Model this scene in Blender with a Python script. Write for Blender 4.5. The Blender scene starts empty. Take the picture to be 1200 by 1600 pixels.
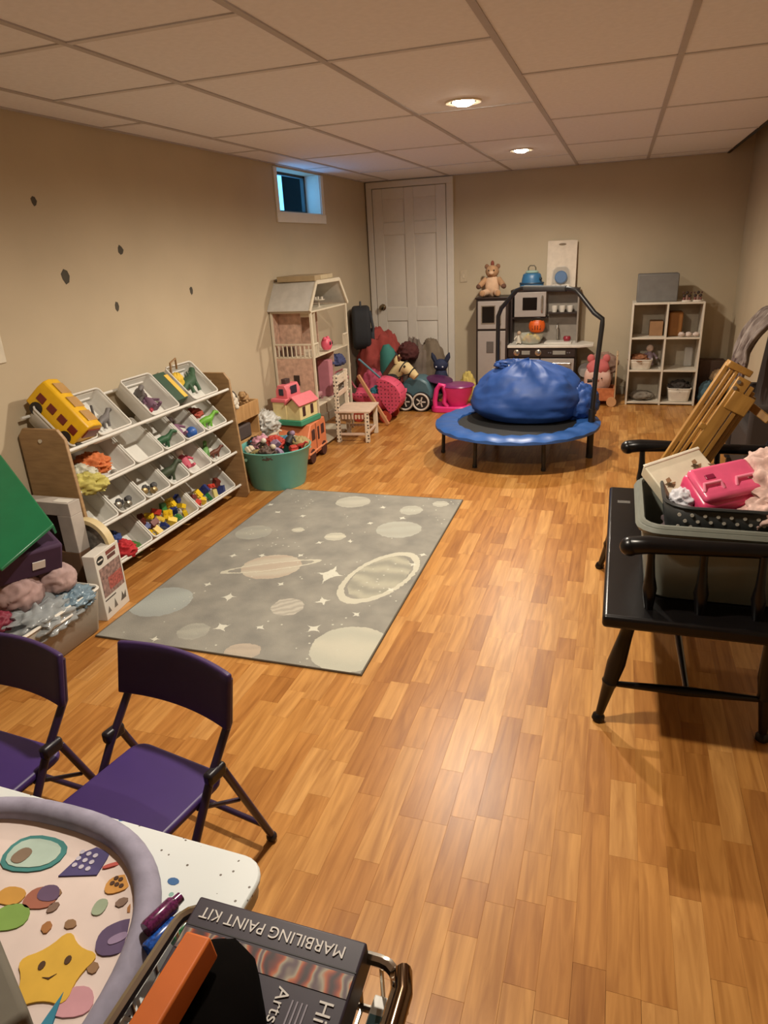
import bpy, bmesh, math, random
from mathutils import Vector, Matrix, Euler, noise
random.seed(7)
R = math.radians
C = bpy.context.scene.collection
SC = bpy.context.scene

# ---------------------------------------------------------------- camera
cam_d = bpy.data.cameras.new('camera')
cam = bpy.data.objects.new('camera', cam_d); C.objects.link(cam)
FPX = 1060.0
cam_d.sensor_fit = 'VERTICAL'; cam_d.sensor_height = 36.0; cam_d.lens = 36.0 * FPX / 1600.0
cam_d.clip_start = 0.02
yaw, pitch, roll = R(19.2), R(21.24), R(-2.97)
_f = Vector((-math.sin(yaw), math.cos(yaw), 0)); _r = Vector((math.cos(yaw), math.sin(yaw), 0)); _u = Vector((0, 0, 1))
_f2 = _f*math.cos(pitch) - _u*math.sin(pitch); _u2 = _u*math.cos(pitch) + _f*math.sin(pitch)
_r3 = _r*math.cos(roll) + _u2*math.sin(roll); _u3 = _u2*math.cos(roll) - _r*math.sin(roll)
mw = Matrix((_r3, _u3, -_f2)).transposed().to_4x4(); mw.translation = (0, 0, 1.5)
cam.matrix_world = mw
SC.camera = cam

# ---------------------------------------------------------------- world, lights, exposure
W = bpy.data.worlds.new('world'); SC.world = W; W.use_nodes = True
W.node_tree.nodes['Background'].inputs[0].default_value = (0.10, 0.42, 0.85, 1)
W.node_tree.nodes['Background'].inputs[1].default_value = 4.4
SC.view_settings.view_transform = 'Standard'; SC.view_settings.look = 'None'
SC.view_settings.gamma = 1.0; SC.view_settings.use_curve_mapping = False
SC.view_settings.exposure = 0.0
LAMP_W = (135.0, 215.0, 150.0)
LAMP_COL = (1.0, 0.89, 0.74)
LAMPS = [(-0.77, 5.75), (-0.77, 3.67), (-0.77, 1.59)]
XL, XR, YB, YF, H = -2.55, 1.02, 7.26, -1.6, 2.13
XC = 0.83                                      # where the tiled ceiling stops

# ---------------------------------------------------------------- mesh helpers
class MB:
    def __init__(s, M=None):
        s.v = []; s.f = []; s.M = M
    def add(s, vs, fs, M=None):
        o = len(s.v)
        for p in vs:
            p = Vector(p)
            if M: p = M @ p
            if s.M: p = s.M @ p
            s.v.append(tuple(p))
        s.f += [tuple(i + o for i in q) for q in fs]
        return s
    def hexa(s, b, t, M=None):                 # 4 bottom points, 4 top points
        return s.add(list(b) + list(t), [(3,2,1,0),(4,5,6,7),(0,1,5,4),(1,2,6,5),(2,3,7,6),(3,0,4,7)], M)
    def box(s, c, d, rot=None, M=None):
        x, y, z = [q/2 for q in d]
        T = Matrix.Translation(c)
        if rot: T = T @ Euler(rot).to_matrix().to_4x4()
        if M: T = M @ T
        return s.hexa([(-x,-y,-z),(x,-y,-z),(x,y,-z),(-x,y,-z)], [(-x,-y,z),(x,-y,z),(x,y,z),(-x,y,z)], T)
    def bb(s, x0, x1, y0, y1, z0, z1, M=None):
        return s.box(((x0+x1)/2,(y0+y1)/2,(z0+z1)/2), (x1-x0,y1-y0,z1-z0), None, M)
    def bar(s, p0, p1, w, h, up=(0,0,1)):      # rectangular bar between two points
        p0, p1 = Vector(p0), Vector(p1); d = (p1-p0).normalized(); up = Vector(up)
        if abs(d.dot(up)) > .97: up = Vector((0,1,0))
        a = d.cross(up).normalized(); b = a.cross(d)
        q = lambda p: [p - a*w/2 - b*h/2, p + a*w/2 - b*h/2, p + a*w/2 + b*h/2, p - a*w/2 + b*h/2]
        return s.hexa(q(p0), q(p1))
    def tube(s, path, r, n=10, closed=False, cap=True):
        P = [Vector(p) for p in path]; k = len(P)
        rr = r if isinstance(r, (list, tuple)) else [r]*k
        tang = []
        for i in range(k):
            a = P[i-1] if (i > 0 or closed) else P[i]
            b = P[(i+1) % k] if (i < k-1 or closed) else P[i]
            tang.append((b-a).normalized())
        t = tang[0]; up = Vector((0,0,1)) if abs(t.z) < .9 else Vector((0,1,0))
        nrm = t.cross(up).normalized(); vs = []
        for i in range(k):
            if i:
                q = tang[i-1].rotation_difference(tang[i]); nrm = q @ nrm
            nrm = (nrm - tang[i]*nrm.dot(tang[i])).normalized()
            bn = tang[i].cross(nrm)
            for j in range(n):
                a = 2*math.pi*j/n
                vs.append(P[i] + (nrm*math.cos(a) + bn*math.sin(a))*rr[i])
        fs = []
        for i in range(k if closed else k-1):
            for j in range(n):
                a, b = i*n+j, i*n+(j+1) % n
                c, d = ((i+1) % k)*n+(j+1) % n, ((i+1) % k)*n+j
                fs.append((a,b,c,d))
        if cap and not closed:
            fs.append(tuple(range(n))); fs.append(tuple((k-1)*n+j for j in reversed(range(n))))
        return s.add(vs, fs)
    def cyl(s, p0, p1, r0, r1=None, n=16):
        return s.tube([p0, p1], [r0, r0 if r1 is None else r1], n)
    def turned(s, p0, p1, prof, n=12):         # prof: (fraction along, radius)
        p0, p1 = Vector(p0), Vector(p1)
        return s.tube([p0.lerp(p1, t) for t, _ in prof], [q for _, q in prof], n)
    def lathe(s, prof, n=24, c=(0,0,0), M=None, sx=1, sy=1):
        vs = []; fs = []
        for r, z in prof:
            for j in range(n):
                a = 2*math.pi*j/n
                vs.append((c[0]+r*math.cos(a)*sx, c[1]+r*math.sin(a)*sy, c[2]+z))
        for i in range(len(prof)-1):
            for j in range(n):
                a, b = i*n+j, i*n+(j+1) % n
                fs.append((a, b, b+n, a+n))
        if prof[0][0] > 1e-4: fs.append(tuple(range(n)))
        if prof[-1][0] > 1e-4: fs.append(tuple((len(prof)-1)*n+j for j in range(n)))
        return s.add(vs, fs, M)
    def ball(s, c, r, n=14, m=9, rot=None):
        if not isinstance(r, (list, tuple)): r = (r, r, r)
        vs = [(0,0,-1)]; fs = []
        for i in range(1, m):
            t = math.pi*i/m
            for j in range(n):
                a = 2*math.pi*j/n
                vs.append((math.sin(t)*math.cos(a), math.sin(t)*math.sin(a), -math.cos(t)))
        vs.append((0,0,1)); L = len(vs)-1
        for j in range(n): fs.append((0, 1+(j+1) % n, 1+j))
        for i in range(m-2):
            for j in range(n):
                a, b = 1+i*n+j, 1+i*n+(j+1) % n
                fs.append((a, b, b+n, a+n))
        for j in range(n): fs.append((L, 1+(m-2)*n+j, 1+(m-2)*n+(j+1) % n))
        T = Matrix.Translation(c)
        if rot: T = T @ Euler(rot).to_matrix().to_4x4()
        return s.add([(x*r[0], y*r[1], z*r[2]) for x, y, z in vs], fs, T)
    def prism(s, poly, z0, z1, M=None):
        n = len(poly)
        vs = [(x, y, z0) for x, y in poly] + [(x, y, z1) for x, y in poly]
        fs = [tuple(reversed(range(n))), tuple(range(n, 2*n))] + [(i, (i+1) % n, n+(i+1) % n, n+i) for i in range(n)]
        return s.add(vs, fs, M)
    def grid(s, fn, nu, nv, wu=False):
        vs = [fn(i/(nu if wu else nu-1), j/(nv-1)) for j in range(nv) for i in range(nu)]
        fs = []
        for j in range(nv-1):
            for i in range(nu if wu else nu-1):
                a = j*nu+i; b = j*nu+(i+1) % nu
                fs.append((a, b, b+nu, a+nu))
        return s.add(vs, fs)
    def build(s, name, m, parent=None, bevel=0, sub=0, smooth=True, loc=None, rot=None, seg=2, solid=0, ang=38):
        me = bpy.data.meshes.new(name); me.from_pydata(s.v, [], s.f)
        b = bmesh.new(); b.from_mesh(me); bmesh.ops.recalc_face_normals(b, faces=b.faces); b.to_mesh(me); b.free()
        if smooth:
            me.polygons.foreach_set('use_smooth', [True]*len(me.polygons))
            if not sub: me.set_sharp_from_angle(angle=R(ang))
        me.materials.append(m)
        o = bpy.data.objects.new(name, me); C.objects.link(o)
        if loc: o.location = loc
        if rot: o.rotation_euler = rot
        if parent: o.parent = parent
        if solid:
            q = o.modifiers.new('solid', 'SOLIDIFY'); q.thickness = solid; q.offset = 0
        if bevel:
            q = o.modifiers.new('bevel', 'BEVEL'); q.width = bevel; q.segments = seg; q.limit_method = 'ANGLE'; q.angle_limit = R(40)
        if sub:
            q = o.modifiers.new('sub', 'SUBSURF'); q.levels = sub; q.render_levels = sub
        return o

def tag(o, label, cat, group=None):
    o['label'] = label; o['category'] = cat
    if group: o['group'] = group
    return o
def thing(name, label, cat, loc=(0,0,0), rz=0, group=None, rot=None):
    o = bpy.data.objects.new(name, None); C.objects.link(o); o.empty_display_size = .05
    o.location = loc; o.rotation_euler = rot if rot else (0,0,rz)
    return tag(o, label, cat, group)
def struct(o, label=None, cat=None):
    o['kind'] = 'structure'
    if label: o['label'] = label; o['category'] = cat
    return o
def copy_tree(root, loc=None, rot=None, label=None, group=None, parent=None):
    r = root.copy(); C.objects.link(r)
    if parent: r.parent = parent
    if loc: r.location = loc
    if rot: r.rotation_euler = rot
    if label: r['label'] = label
    if group: r['group'] = group
    for ch in list(root.children): copy_tree(ch, parent=r)
    return r
def blob(c, r, amp=.15, freq=3, seed=0, n=28, m=18, flat=None, ridge=False):
    mb = MB(); mb.ball((0,0,0), 1, n, m); out = MB(); vs = []
    for p in mb.v:
        p = Vector(p); k = noise.noise(p*freq + Vector((seed*7.3, seed*3.1, seed)))
        if ridge: k = 1 - 2*abs(k)
        k2 = noise.noise(p*freq*2.3 + Vector((seed*1.7, 5, seed*2.9))); k3 = 1 - 2*abs(noise.noise(p*freq*3.7 + Vector((seed*.7, 2, seed*1.9))))
        q = p*(1 + amp*k + amp*.4*k2 + (amp*.22*k3 if ridge else 0))
        q = Vector((q.x*r[0], q.y*r[1], q.z*r[2]))
        if flat is not None and q.z < -r[2]*flat: q.z = -r[2]*flat
        vs.append(Vector(c) + q)
    out.add(vs, mb.f); return out

# ---------------------------------------------------------------- materials
MATS = {}
def mat(name, col, rough=.6, var=.08, scale=18, bump=0., metal=0., spec=None, alpha=None, trans=0., coat=0., sheen=0.):
    if name in MATS: return MATS[name]
    m = bpy.data.materials.new(name); m.use_nodes = True; N = m.node_tree.nodes; L = m.node_tree.links
    b = N['Principled BSDF']
    b.inputs['Roughness'].default_value = rough; b.inputs['Metallic'].default_value = metal
    if spec is not None: b.inputs['Specular IOR Level'].default_value = spec
    if trans: b.inputs['Transmission Weight'].default_value = trans; b.inputs['IOR'].default_value = 1.3
    if coat: b.inputs['Coat Weight'].default_value = coat; b.inputs['Coat Roughness'].default_value = .1
    if sheen: b.inputs['Sheen Weight'].default_value = sheen
    if alpha is not None: b.inputs['Alpha'].default_value = alpha
    tc = N.new('ShaderNodeTexCoord'); nz = N.new('ShaderNodeTexNoise')
    nz.inputs['Scale'].default_value = scale; nz.inputs['Detail'].default_value = 3
    L.new(tc.outputs['Object'], nz.inputs['Vector'])
    rp = N.new('ShaderNodeValToRGB'); c = col
    rp.color_ramp.elements[0].position = .3; rp.color_ramp.elements[1].position = .7
    rp.color_ramp.elements[0].color = tuple(max(0, x*(1-var)) for x in c) + (1,)
    rp.color_ramp.elements[1].color = tuple(min(1, x*(1+var)) for x in c) + (1,)
    L.new(nz.outputs['Fac'], rp.inputs['Fac']); L.new(rp.outputs['Color'], b.inputs['Base Color'])
    if bump:
        bp = N.new('ShaderNodeBump'); bp.inputs['Strength'].default_value = bump; bp.inputs['Distance'].default_value = .01
        L.new(nz.outputs['Fac'], bp.inputs['Height']); L.new(bp.outputs['Normal'], b.inputs['Normal'])
    MATS[name] = m; return m
def hexc(h):
    f = lambda x: (x/12.92 if x <= .04045 else ((x+.055)/1.055)**2.4)
    return tuple(f(int(h[i:i+2], 16)/255) for i in (0, 2, 4))
def M_(h, rough=.55, **k): return mat('m_%s_%d' % (h, int(rough*100)) + ''.join('%s%s' % i for i in sorted(k.items())), hexc(h), rough, **k)
def wood(name, c1, c2, scale=(60, 6, 60), rough=.5):
    if name in MATS: return MATS[name]
    m = bpy.data.materials.new(name); m.use_nodes = True; N = m.node_tree.nodes; L = m.node_tree.links; b = N['Principled BSDF']
    b.inputs['Roughness'].default_value = rough
    tc = N.new('ShaderNodeTexCoord'); mp = N.new('ShaderNodeMapping'); mp.inputs['Scale'].default_value = scale
    nz = N.new('ShaderNodeTexNoise'); nz.inputs['Scale'].default_value = 1; nz.inputs['Detail'].default_value = 4
    rp = N.new('ShaderNodeValToRGB'); rp.color_ramp.elements[0].position = .3; rp.color_ramp.elements[1].position = .72
    rp.color_ramp.elements[0].color = (*c1, 1); rp.color_ramp.elements[1].color = (*c2, 1)
    L.new(tc.outputs['Object'], mp.inputs['Vector']); L.new(mp.outputs['Vector'], nz.inputs['Vector'])
    L.new(nz.outputs['Fac'], rp.inputs['Fac']); L.new(rp.outputs['Color'], b.inputs['Base Color'])
    MATS[name] = m; return m
def emit(name, col, st):
    m = bpy.data.materials.new(name); m.use_nodes = True; N = m.node_tree.nodes
    b = N['Principled BSDF']; b.inputs['Base Color'].default_value = (*col, 1)
    b.inputs['Emission Color'].default_value = (*col, 1); b.inputs['Emission Strength'].default_value = st
    return m

# ---------------------------------------------------------------- floor: laminate strips
def floor_mat(name, per_object):
    m = bpy.data.materials.new(name); m.use_nodes = True; N = m.node_tree.nodes; L = m.node_tree.links; b = N['Principled BSDF']
    if per_object:
        src = N.new('ShaderNodeObjectInfo').outputs['Random']
    else:
        src = N.new('ShaderNodeNewGeometry').outputs['Random Per Island']
    wn = N.new('ShaderNodeTexWhiteNoise'); wn.noise_dimensions = '1D'; L.new(src, wn.inputs['W'])
    geo = N.new('ShaderNodeNewGeometry')
    mul = N.new('ShaderNodeVectorMath'); mul.operation = 'MULTIPLY'; mul.inputs[1].default_value = (46, 3.6, 1)
    L.new(geo.outputs['Position'], mul.inputs[0])
    sc = N.new('ShaderNodeVectorMath'); sc.operation = 'SCALE'; sc.inputs['Scale'].default_value = 37
    L.new(wn.outputs['Color'], sc.inputs[0])
    ad = N.new('ShaderNodeVectorMath'); ad.operation = 'ADD'; L.new(mul.outputs[0], ad.inputs[0]); L.new(sc.outputs[0], ad.inputs[1])
    nz = N.new('ShaderNodeTexNoise'); nz.inputs['Scale'].default_value = 1; nz.inputs['Detail'].default_value = 5; nz.inputs['Distortion'].default_value = .8
    L.new(ad.outputs[0], nz.inputs['Vector'])
    r1 = N.new('ShaderNodeValToRGB')
    for i, (p, h) in enumerate(((0, 'a06c34'), (.3, 'b07a3e'), (.65, 'b98546'), (1, 'c49356'))):
        e = r1.color_ramp.elements[i] if i < 2 else r1.color_ramp.elements.new(p)
        e.position = p; e.color = (*hexc(h), 1)
    L.new(wn.outputs['Value'], r1.inputs['Fac'])
    r2 = N.new('ShaderNodeValToRGB'); r2.color_ramp.elements[0].position = .3; r2.color_ramp.elements[1].position = .72
    r2.color_ramp.elements[0].color = (.66, .57, .48, 1); r2.color_ramp.elements[1].color = (1.08, 1.08, 1.08, 1)
    L.new(nz.outputs['Fac'], r2.inputs['Fac'])
    mx = N.new('ShaderNodeMix'); mx.data_type = 'RGBA'; mx.blend_type = 'MULTIPLY'; mx.inputs[0].default_value = 1
    L.new(r1.outputs['Color'], mx.inputs[6]); L.new(r2.outputs['Color'], mx.inputs[7])
    L.new(mx.outputs[2], b.inputs['Base Color'])
    b.inputs['Roughness'].default_value = .36
    b.inputs['Specular IOR Level'].default_value = .32
    return m
FM1 = floor_mat('laminate_strip', True); FM2 = floor_mat('laminate_strips_far', False)
floor_o = MB().bb(XL-.1, XR+.1, YF-.1, YB+.1, -.06, -.006).build('floor', M_('8a5c2c', .6))
struct(floor_o)
SW = .071
strips = []
nx = int((XR+.1-XL)/SW)+1
for i in range(nx):
    y = YF - random.random()*.5
    while y < YB:
        l = random.choice((.15, .21, .28, .36, .45))
        strips.append((XL+i*SW, max(y, YF), min(y+l, YB), l)); y += l
def seen_size(s):
    x, y = s[0]+SW/2, (s[1]+s[2])/2
    d = Vector((x, y, 0)) - Vector((0, 0, 1.5)); z = d.dot(_f2)
    if z < .3: return 0
    u, v = d.dot(_r3)/z*FPX+600, 800-d.dot(_u3)/z*FPX
    if not (0 < u < 1200 and 0 < v < 1640): return 0
    if -2.04 < x < -.84 and 2.02 < y < 3.88: return 0
    if x < -2.0: return 0
    if x < -.5 and y < .75: return 0
    return (s[2]-s[1])/z**3
strips.sort(key=seen_size, reverse=True)
smesh = {}
for s in strips[:300]:
    l = round(s[2]-s[1], 2)
    if l not in smesh:
        g = MB(); x, y = SW/2-.00005, l/2-.00005; b_ = .0003
        g.hexa([(-x,-y,-.006),(x,-y,-.006),(x,y,-.006),(-x,y,-.006)], [(-x,-y,-b_),(x,-y,-b_),(x,y,-b_),(-x,y,-b_)])
        g.hexa([(-x,-y,-b_),(x,-y,-b_),(x,y,-b_),(-x,y,-b_)], [(-x+b_,-y+b_,0),(x-b_,-y+b_,0),(x-b_,y-b_,0),(-x+b_,y-b_,0)])
        o = g.build('floor_strip', FM1, floor_o, smooth=False); smesh[l] = o.data
    else:
        o = bpy.data.objects.new('floor_strip', smesh[l]); C.objects.link(o); o.parent = floor_o
    o.location = (s[0]+SW/2, (s[1]+s[2])/2, 0)
g = MB()
for s in strips[300:]:
    if s[2]-s[1] < .01: continue
    g.bb(s[0]+.0004, s[0]+SW-.0004, s[1]+.0004, s[2]-.0004, -.006, 0)
o = g.build('floor_strips', FM2, floor_o, smooth=False); o['kind'] = 'stuff'

# ---------------------------------------------------------------- walls
WALL = mat('wall_paint', hexc('b7a88e'), .75, var=.04, scale=3, bump=.03)
def holed_wall(mb, plane, a0, a1, z0, z1, t, h=None):
    """wall slab on x=plane (along y) with thickness t going outwards, hole h=(y0,y1,z0,z1)"""
    if not h: mb.bb(min(plane, plane+t), max(plane, plane+t), a0, a1, z0, z1); return
    for (p, q, r, s) in ((a0, h[0], z0, z1), (h[1], a1, z0, z1), (h[0], h[1], z0, h[2]), (h[0], h[1], h[3], z1)):
        if q-p > 1e-4 and s-r > 1e-4: mb.bb(min(plane, plane+t), max(plane, plane+t), p, q, r, s)
ZT = 2.5
WY0, WY1, WZ0, WZ1 = 5.22, 6.06, 1.80, 2.115
g = MB(); holed_wall(g, XL, YF-.15, YB+.15, -.05, ZT, -.17, (WY0, WY1, WZ0, WZ1))
wl = struct(g.build('wall_left', WALL))
wb = struct(MB().bb(XL-.15, XR+.15, YB, YB+.15, -.05, ZT).build('wall_back', WALL))
wr = struct(MB().bb(XR, XR+.15, YF-.15, YB+.15, -.05, ZT).build('wall_right', WALL))
wf = struct(MB().bb(XL-.15, XR+.15, YF-.15, YF, -.05, ZT).build('wall_front', WALL))
CHIP = M_('4b463c', .9)
for y, z, w, h, s in ((2.72, 1.775, .028, .034, 1), (3.26, 1.558, .036, .04, 2), (2.82, 1.447, .045, .055, 3), (3.87, 1.31, .03, .044, 4), (3.15, 1.277, .026, .04, 5)):
    rs = random.Random(s); n = 7
    poly = [((.5+.2*rs.random())*h*math.sin(2*math.pi*k/n), (.5+.2*rs.random())*w*math.cos(2*math.pi*k/n)) for k in range(n)]
    T = Matrix(((0,0,1,0),(0,1,0,0),(1,0,0,0),(0,0,0,1)))
    MB().prism(poly, 0, .002, T).build('paint_chip', CHIP, wl, loc=(XL-.0005, y, z), smooth=False)
# baseboards
BASE = M_('a59a86', .6, var=.03)
for n, a in (('baseboard_back', (XL, XR, YB-.012, YB, 0, .08)), ('baseboard_left', (XL, XL+.012, YF, YB, 0, .08)), ('baseboard_right', (XR-.012, XR, YF, YB, 0, .08))):
    struct(MB().bb(*a).build(n, BASE, bevel=.003))

# ---------------------------------------------------------------- ceiling: tiles in a T-bar grid
TILE = mat('ceiling_tile', hexc('e3e3ea'), .85, var=.03, scale=40, bump=.08)
TBAR = M_('b0abad', .55, var=.03); TBAR2 = M_('cac7ca', .55, var=.03)
VOID = M_('2c1c10', .9)
ceil = struct(MB().bb(XL-.15, XC, YF-.15, YB+.15, H+.03, H+.06).build('ceiling', VOID))
cols = [XL, -2.28, -1.67, -1.06, -.45, .16, XC]
tees = {0: [0.2, 1.42, 2.05, 3.27, 4.49, 5.71, 6.93], 1: [.2, 1.42, 2.64, 3.86, 5.08, 6.3], 2: [.2, 1.42, 2.05, 2.66, 3.88, 5.1, 6.32],
        3: [.2, 1.42, 2.66, 3.88, 5.1, 6.32], 4: [-.4, .82, 2.04, 3.26, 4.48, 5.7, 6.92], 5: [-.4, .82, 2.04, 3.26, 4.48, 5.7, 6.92]}
tees[1] = [.2, 1.42, 2.05, 2.66, 3.88, 5.1, 6.32]
TB = .024
for i in range(6):
    ys = [YF] + tees[i] + [YB]
    for a, b in zip(ys, ys[1:]):
        cx, cy = (cols[i]+cols[i+1])/2, (a+b)/2
        dx, dy = cols[i+1]-cols[i]-.004, b-a-.004
        hit = [l for l in LAMPS if cols[i] < l[0] < cols[i+1] and a < l[1] < b]
        g = MB()
        if not hit: g.bb(-dx/2, dx/2, -dy/2, dy/2, 0, .014)
        else:                                        # a square cut-out, closed by the lamp trim
            q = .05; lx, ly = hit[0][0]-cx, hit[0][1]-cy
            g.bb(-dx/2, lx-q, -dy/2, dy/2, 0, .014); g.bb(lx+q, dx/2, -dy/2, dy/2, 0, .014)
            g.bb(lx-q, lx+q, -dy/2, ly-q, 0, .014); g.bb(lx-q, lx+q, ly+q, dy/2, 0, .014)
        g.build('ceiling_tile', TILE, ceil, smooth=False, loc=(cx, cy, H+.004))
for x in cols[1:-1]:
    MB().bb(x-TB/2, x+TB/2, YF, YB, H-.001, H+.006).build('main_runner', TBAR, ceil, smooth=False)
for i in range(6):
    for y in tees[i]:
        MB().bb(cols[i]+TB/2, cols[i+1]-TB/2, y-TB/2, y+TB/2, H-.0005, H+.006).build('cross_tee', TBAR2, ceil, smooth=False)
MB().bb(XL, XL+.022, YF, YB, H-.001, H+.005).build('wall_angle', TBAR, ceil, smooth=False)
MB().bb(XL, XC, YB-.022, YB, H-.001, H+.005).build('wall_angle', TBAR, ceil, smooth=False)
struct(MB().bb(XC-.02, XC, YF, YB, H-.006, H+.1).build('trim_1', M_('1e120a', .7)))
struct(MB().bb(XL-.15, XR+.15, YF-.15, YB+.15, ZT, ZT+.05).build('ceiling_void', VOID))
struct(MB().bb(XC-.02, XC-.005, YF, YB, H+.1, ZT).build('trim_2', VOID))

# recessed lamps
BULB = emit('bulb_glow', (1.0, .86, .66), 60.0)
lampnames = ['round recessed ceiling lamp farthest from the camera, near the play kitchen', 'round recessed ceiling lamp in the middle of the row, above the rug end', 'round recessed ceiling lamp nearest the camera, above the near end of the rug']
RIM = M_('d8cdb8', .35)
for (x, y), lb, pw in zip(LAMPS, lampnames, LAMP_W):
    t = thing('ceiling_lamp', lb, 'ceiling lamp', (x, y, H), group='recessed ceiling lamps')
    MB().lathe([(.062, 0), (.084, -.004), (.088, -.001), (.088, .004), (.062, .004), (.062, 0)], 32).build('trim_ring', RIM, t)
    MB().lathe([(.064, .0), (.052, .05), (.05, .07), (.0, .07)], 24).build('reflector', M_('e8d9b8', .3), t)
    MB().lathe([(0, -.02), (.03, -.016), (.05, -.006), (.056, .004), (.05, .03), (.0, .05)], 24).build('bulb', BULB, t)
    d = bpy.data.lights.new('lamp_light', 'SPOT'); d.energy = pw; d.color = LAMP_COL
    d.spot_size = R(172); d.spot_blend = .62; d.shadow_soft_size = .045
    lo = bpy.data.objects.new('lamp_light', d); C.objects.link(lo); lo.location = (0, 0, -.03); lo.parent = t

# ---------------------------------------------------------------- window
WHITE = M_('d9d4c8', .5, var=.02)
w1 = MB()
w1.bb(XL-.165, XL-.135, WY0, WY0+.04, WZ0, WZ1); w1.bb(XL-.165, XL-.135, WY1-.04, WY1, WZ0, WZ1)
w1.bb(XL-.165, XL-.135, WY0, WY1, WZ0, WZ0+.03); w1.bb(XL-.165, XL-.135, WY0, WY1, WZ1-.02, WZ1)
win = struct(w1.build('window_1', M_('3a3f40', .6)))
MB().bb(XL-.152, XL-.148, WY0+.04, WY1-.04, WZ0+.03, WZ1-.02).build('glass_pane', mat('window_glass', (.05, .06, .06), .05, var=0, alpha=.06, spec=.05), win)
MB().bb(XL-.135, XL+.0, WY1-.006, WY1+.0, WZ0, WZ1).build('jamb', WHITE, win)
MB().bb(XL-.135, XL+.0, WY0, WY0+.006, WZ0, WZ1).build('jamb', WHITE, win)
MB().bb(XL-.135, XL+.0, WY0+.006, WY1-.006, WZ0, WZ0+.006).build('sill_board', WHITE, win)
MB().bb(XL-.001, XL+.014, WY0-.06, WY1+.07, WZ0-.075, WZ0).build('window_apron', WHITE, win, bevel=.003)
MB().bb(XL, XL+.012, WY0-.055, WY0, WZ0, WZ1).build('window_casing', WHITE, win, bevel=.003)
MB().bb(XL, XL+.012, WY1, WY1+.06, WZ0, WZ1).build('window_casing', WHITE, win, bevel=.003)
struct(MB().bb(-3.615, -3.6, 7.53, 10.5, 1.2, 4.2).build('wall_window_well', M_('050605', .95, spec=.05)))

# ---------------------------------------------------------------- door in the far corner
DX0, DX1, DZ = -2.47, -1.70, 2.06
DOORW = M_('d3ccc0', .5, var=.02)
dr = MB()
st = .105
dr.bb(DX0, DX1, YB-.02, YB-.001, .01, DZ)
door = struct(dr.build('door_1', DOORW, bevel=.003))
mx = (DX0+DX1)/2
bars = [(DX0, DX0+st), (mx-.05, mx+.05), (DX1-st, DX1)]
for a, b in bars: MB().bb(a, b, YB-.030, YB-.020, .01, DZ).build('stile', DOORW, door, bevel=.004)
rails = [(.01, .22), (.76, .90), (1.62, 1.74), (1.96, DZ)]
for z0, z1 in rails:
    for a, b in ((DX0+st, mx-.05), (mx+.05, DX1-st)):
        MB().bb(a, b, YB-.030, YB-.020, z0, z1).build('rail', DOORW, door, bevel=.004)
for z0, z1 in ((.22, .76), (.90, 1.62), (1.74, 1.96)):
    for a, b in ((DX0+st, mx-.05), (mx+.05, DX1-st)):
        MB().hexa([(a+.012, YB-.021, z0+.012), (b-.012, YB-.021, z0+.012), (b-.012, YB-.021, z1-.012), (a+.012, YB-.021, z1-.012)],
                  [(a+.04, YB-.029, z0+.04), (b-.04, YB-.029, z0+.04), (b-.04, YB-.029, z1-.04), (a+.04, YB-.029, z1-.04)]).build('raised_panel', DOORW, door)
k = MB(); k.M = Matrix.Translation((DX0+.065, YB-.03, .905)) @ Matrix.Rotation(R(90), 4, 'X')
k.lathe([(.0, 0), (.034, 0), (.034, .006), (.013, .012), (.012, .03), (.024, .038), (.03, .05), (.026, .062), (.0, .066)], 20)
o = k.build('door_knob', M_('8d7f68', .25, metal=1.0), door); o['label'] = 'round brushed metal door knob'
for nme, a in (('trim_3', (DX1+.005, DX1+.075, YB-.034, YB-.001, 0, DZ+.06)), ('trim_4', (XL+.014, DX0-.005, YB-.034, YB-.001, 0, DZ+.06)), ('trim_5', (XL+.014, DX1+.075, YB-.036, YB-.001, DZ+.005, DZ+.065))):
    struct(MB().bb(*a).build(nme, DOORW, bevel=.004))
t = thing('light_switch', 'pale light switch plate on the wall right of the white door', 'light switch', (-1.53, YB, 1.19))
MB().bb(-.037, .037, -.007, 0, -.058, .058).build('plate', M_('b9aa90', .5), t, bevel=.003)
MB().bb(-.011, .011, -.012, -.007, -.02, .02).build('rocker', M_('c3b49a', .5), t, bevel=.002)
t = thing('wall_plate', 'pale blank wall plate on the left wall at the edge of view', 'wall plate', (XL, 2.265, 1.21))
MB().bb(0, .008, -.09, .09, -.1, .1).build('plate', M_('cfc6b2', .6), t, bevel=.003)

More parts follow.
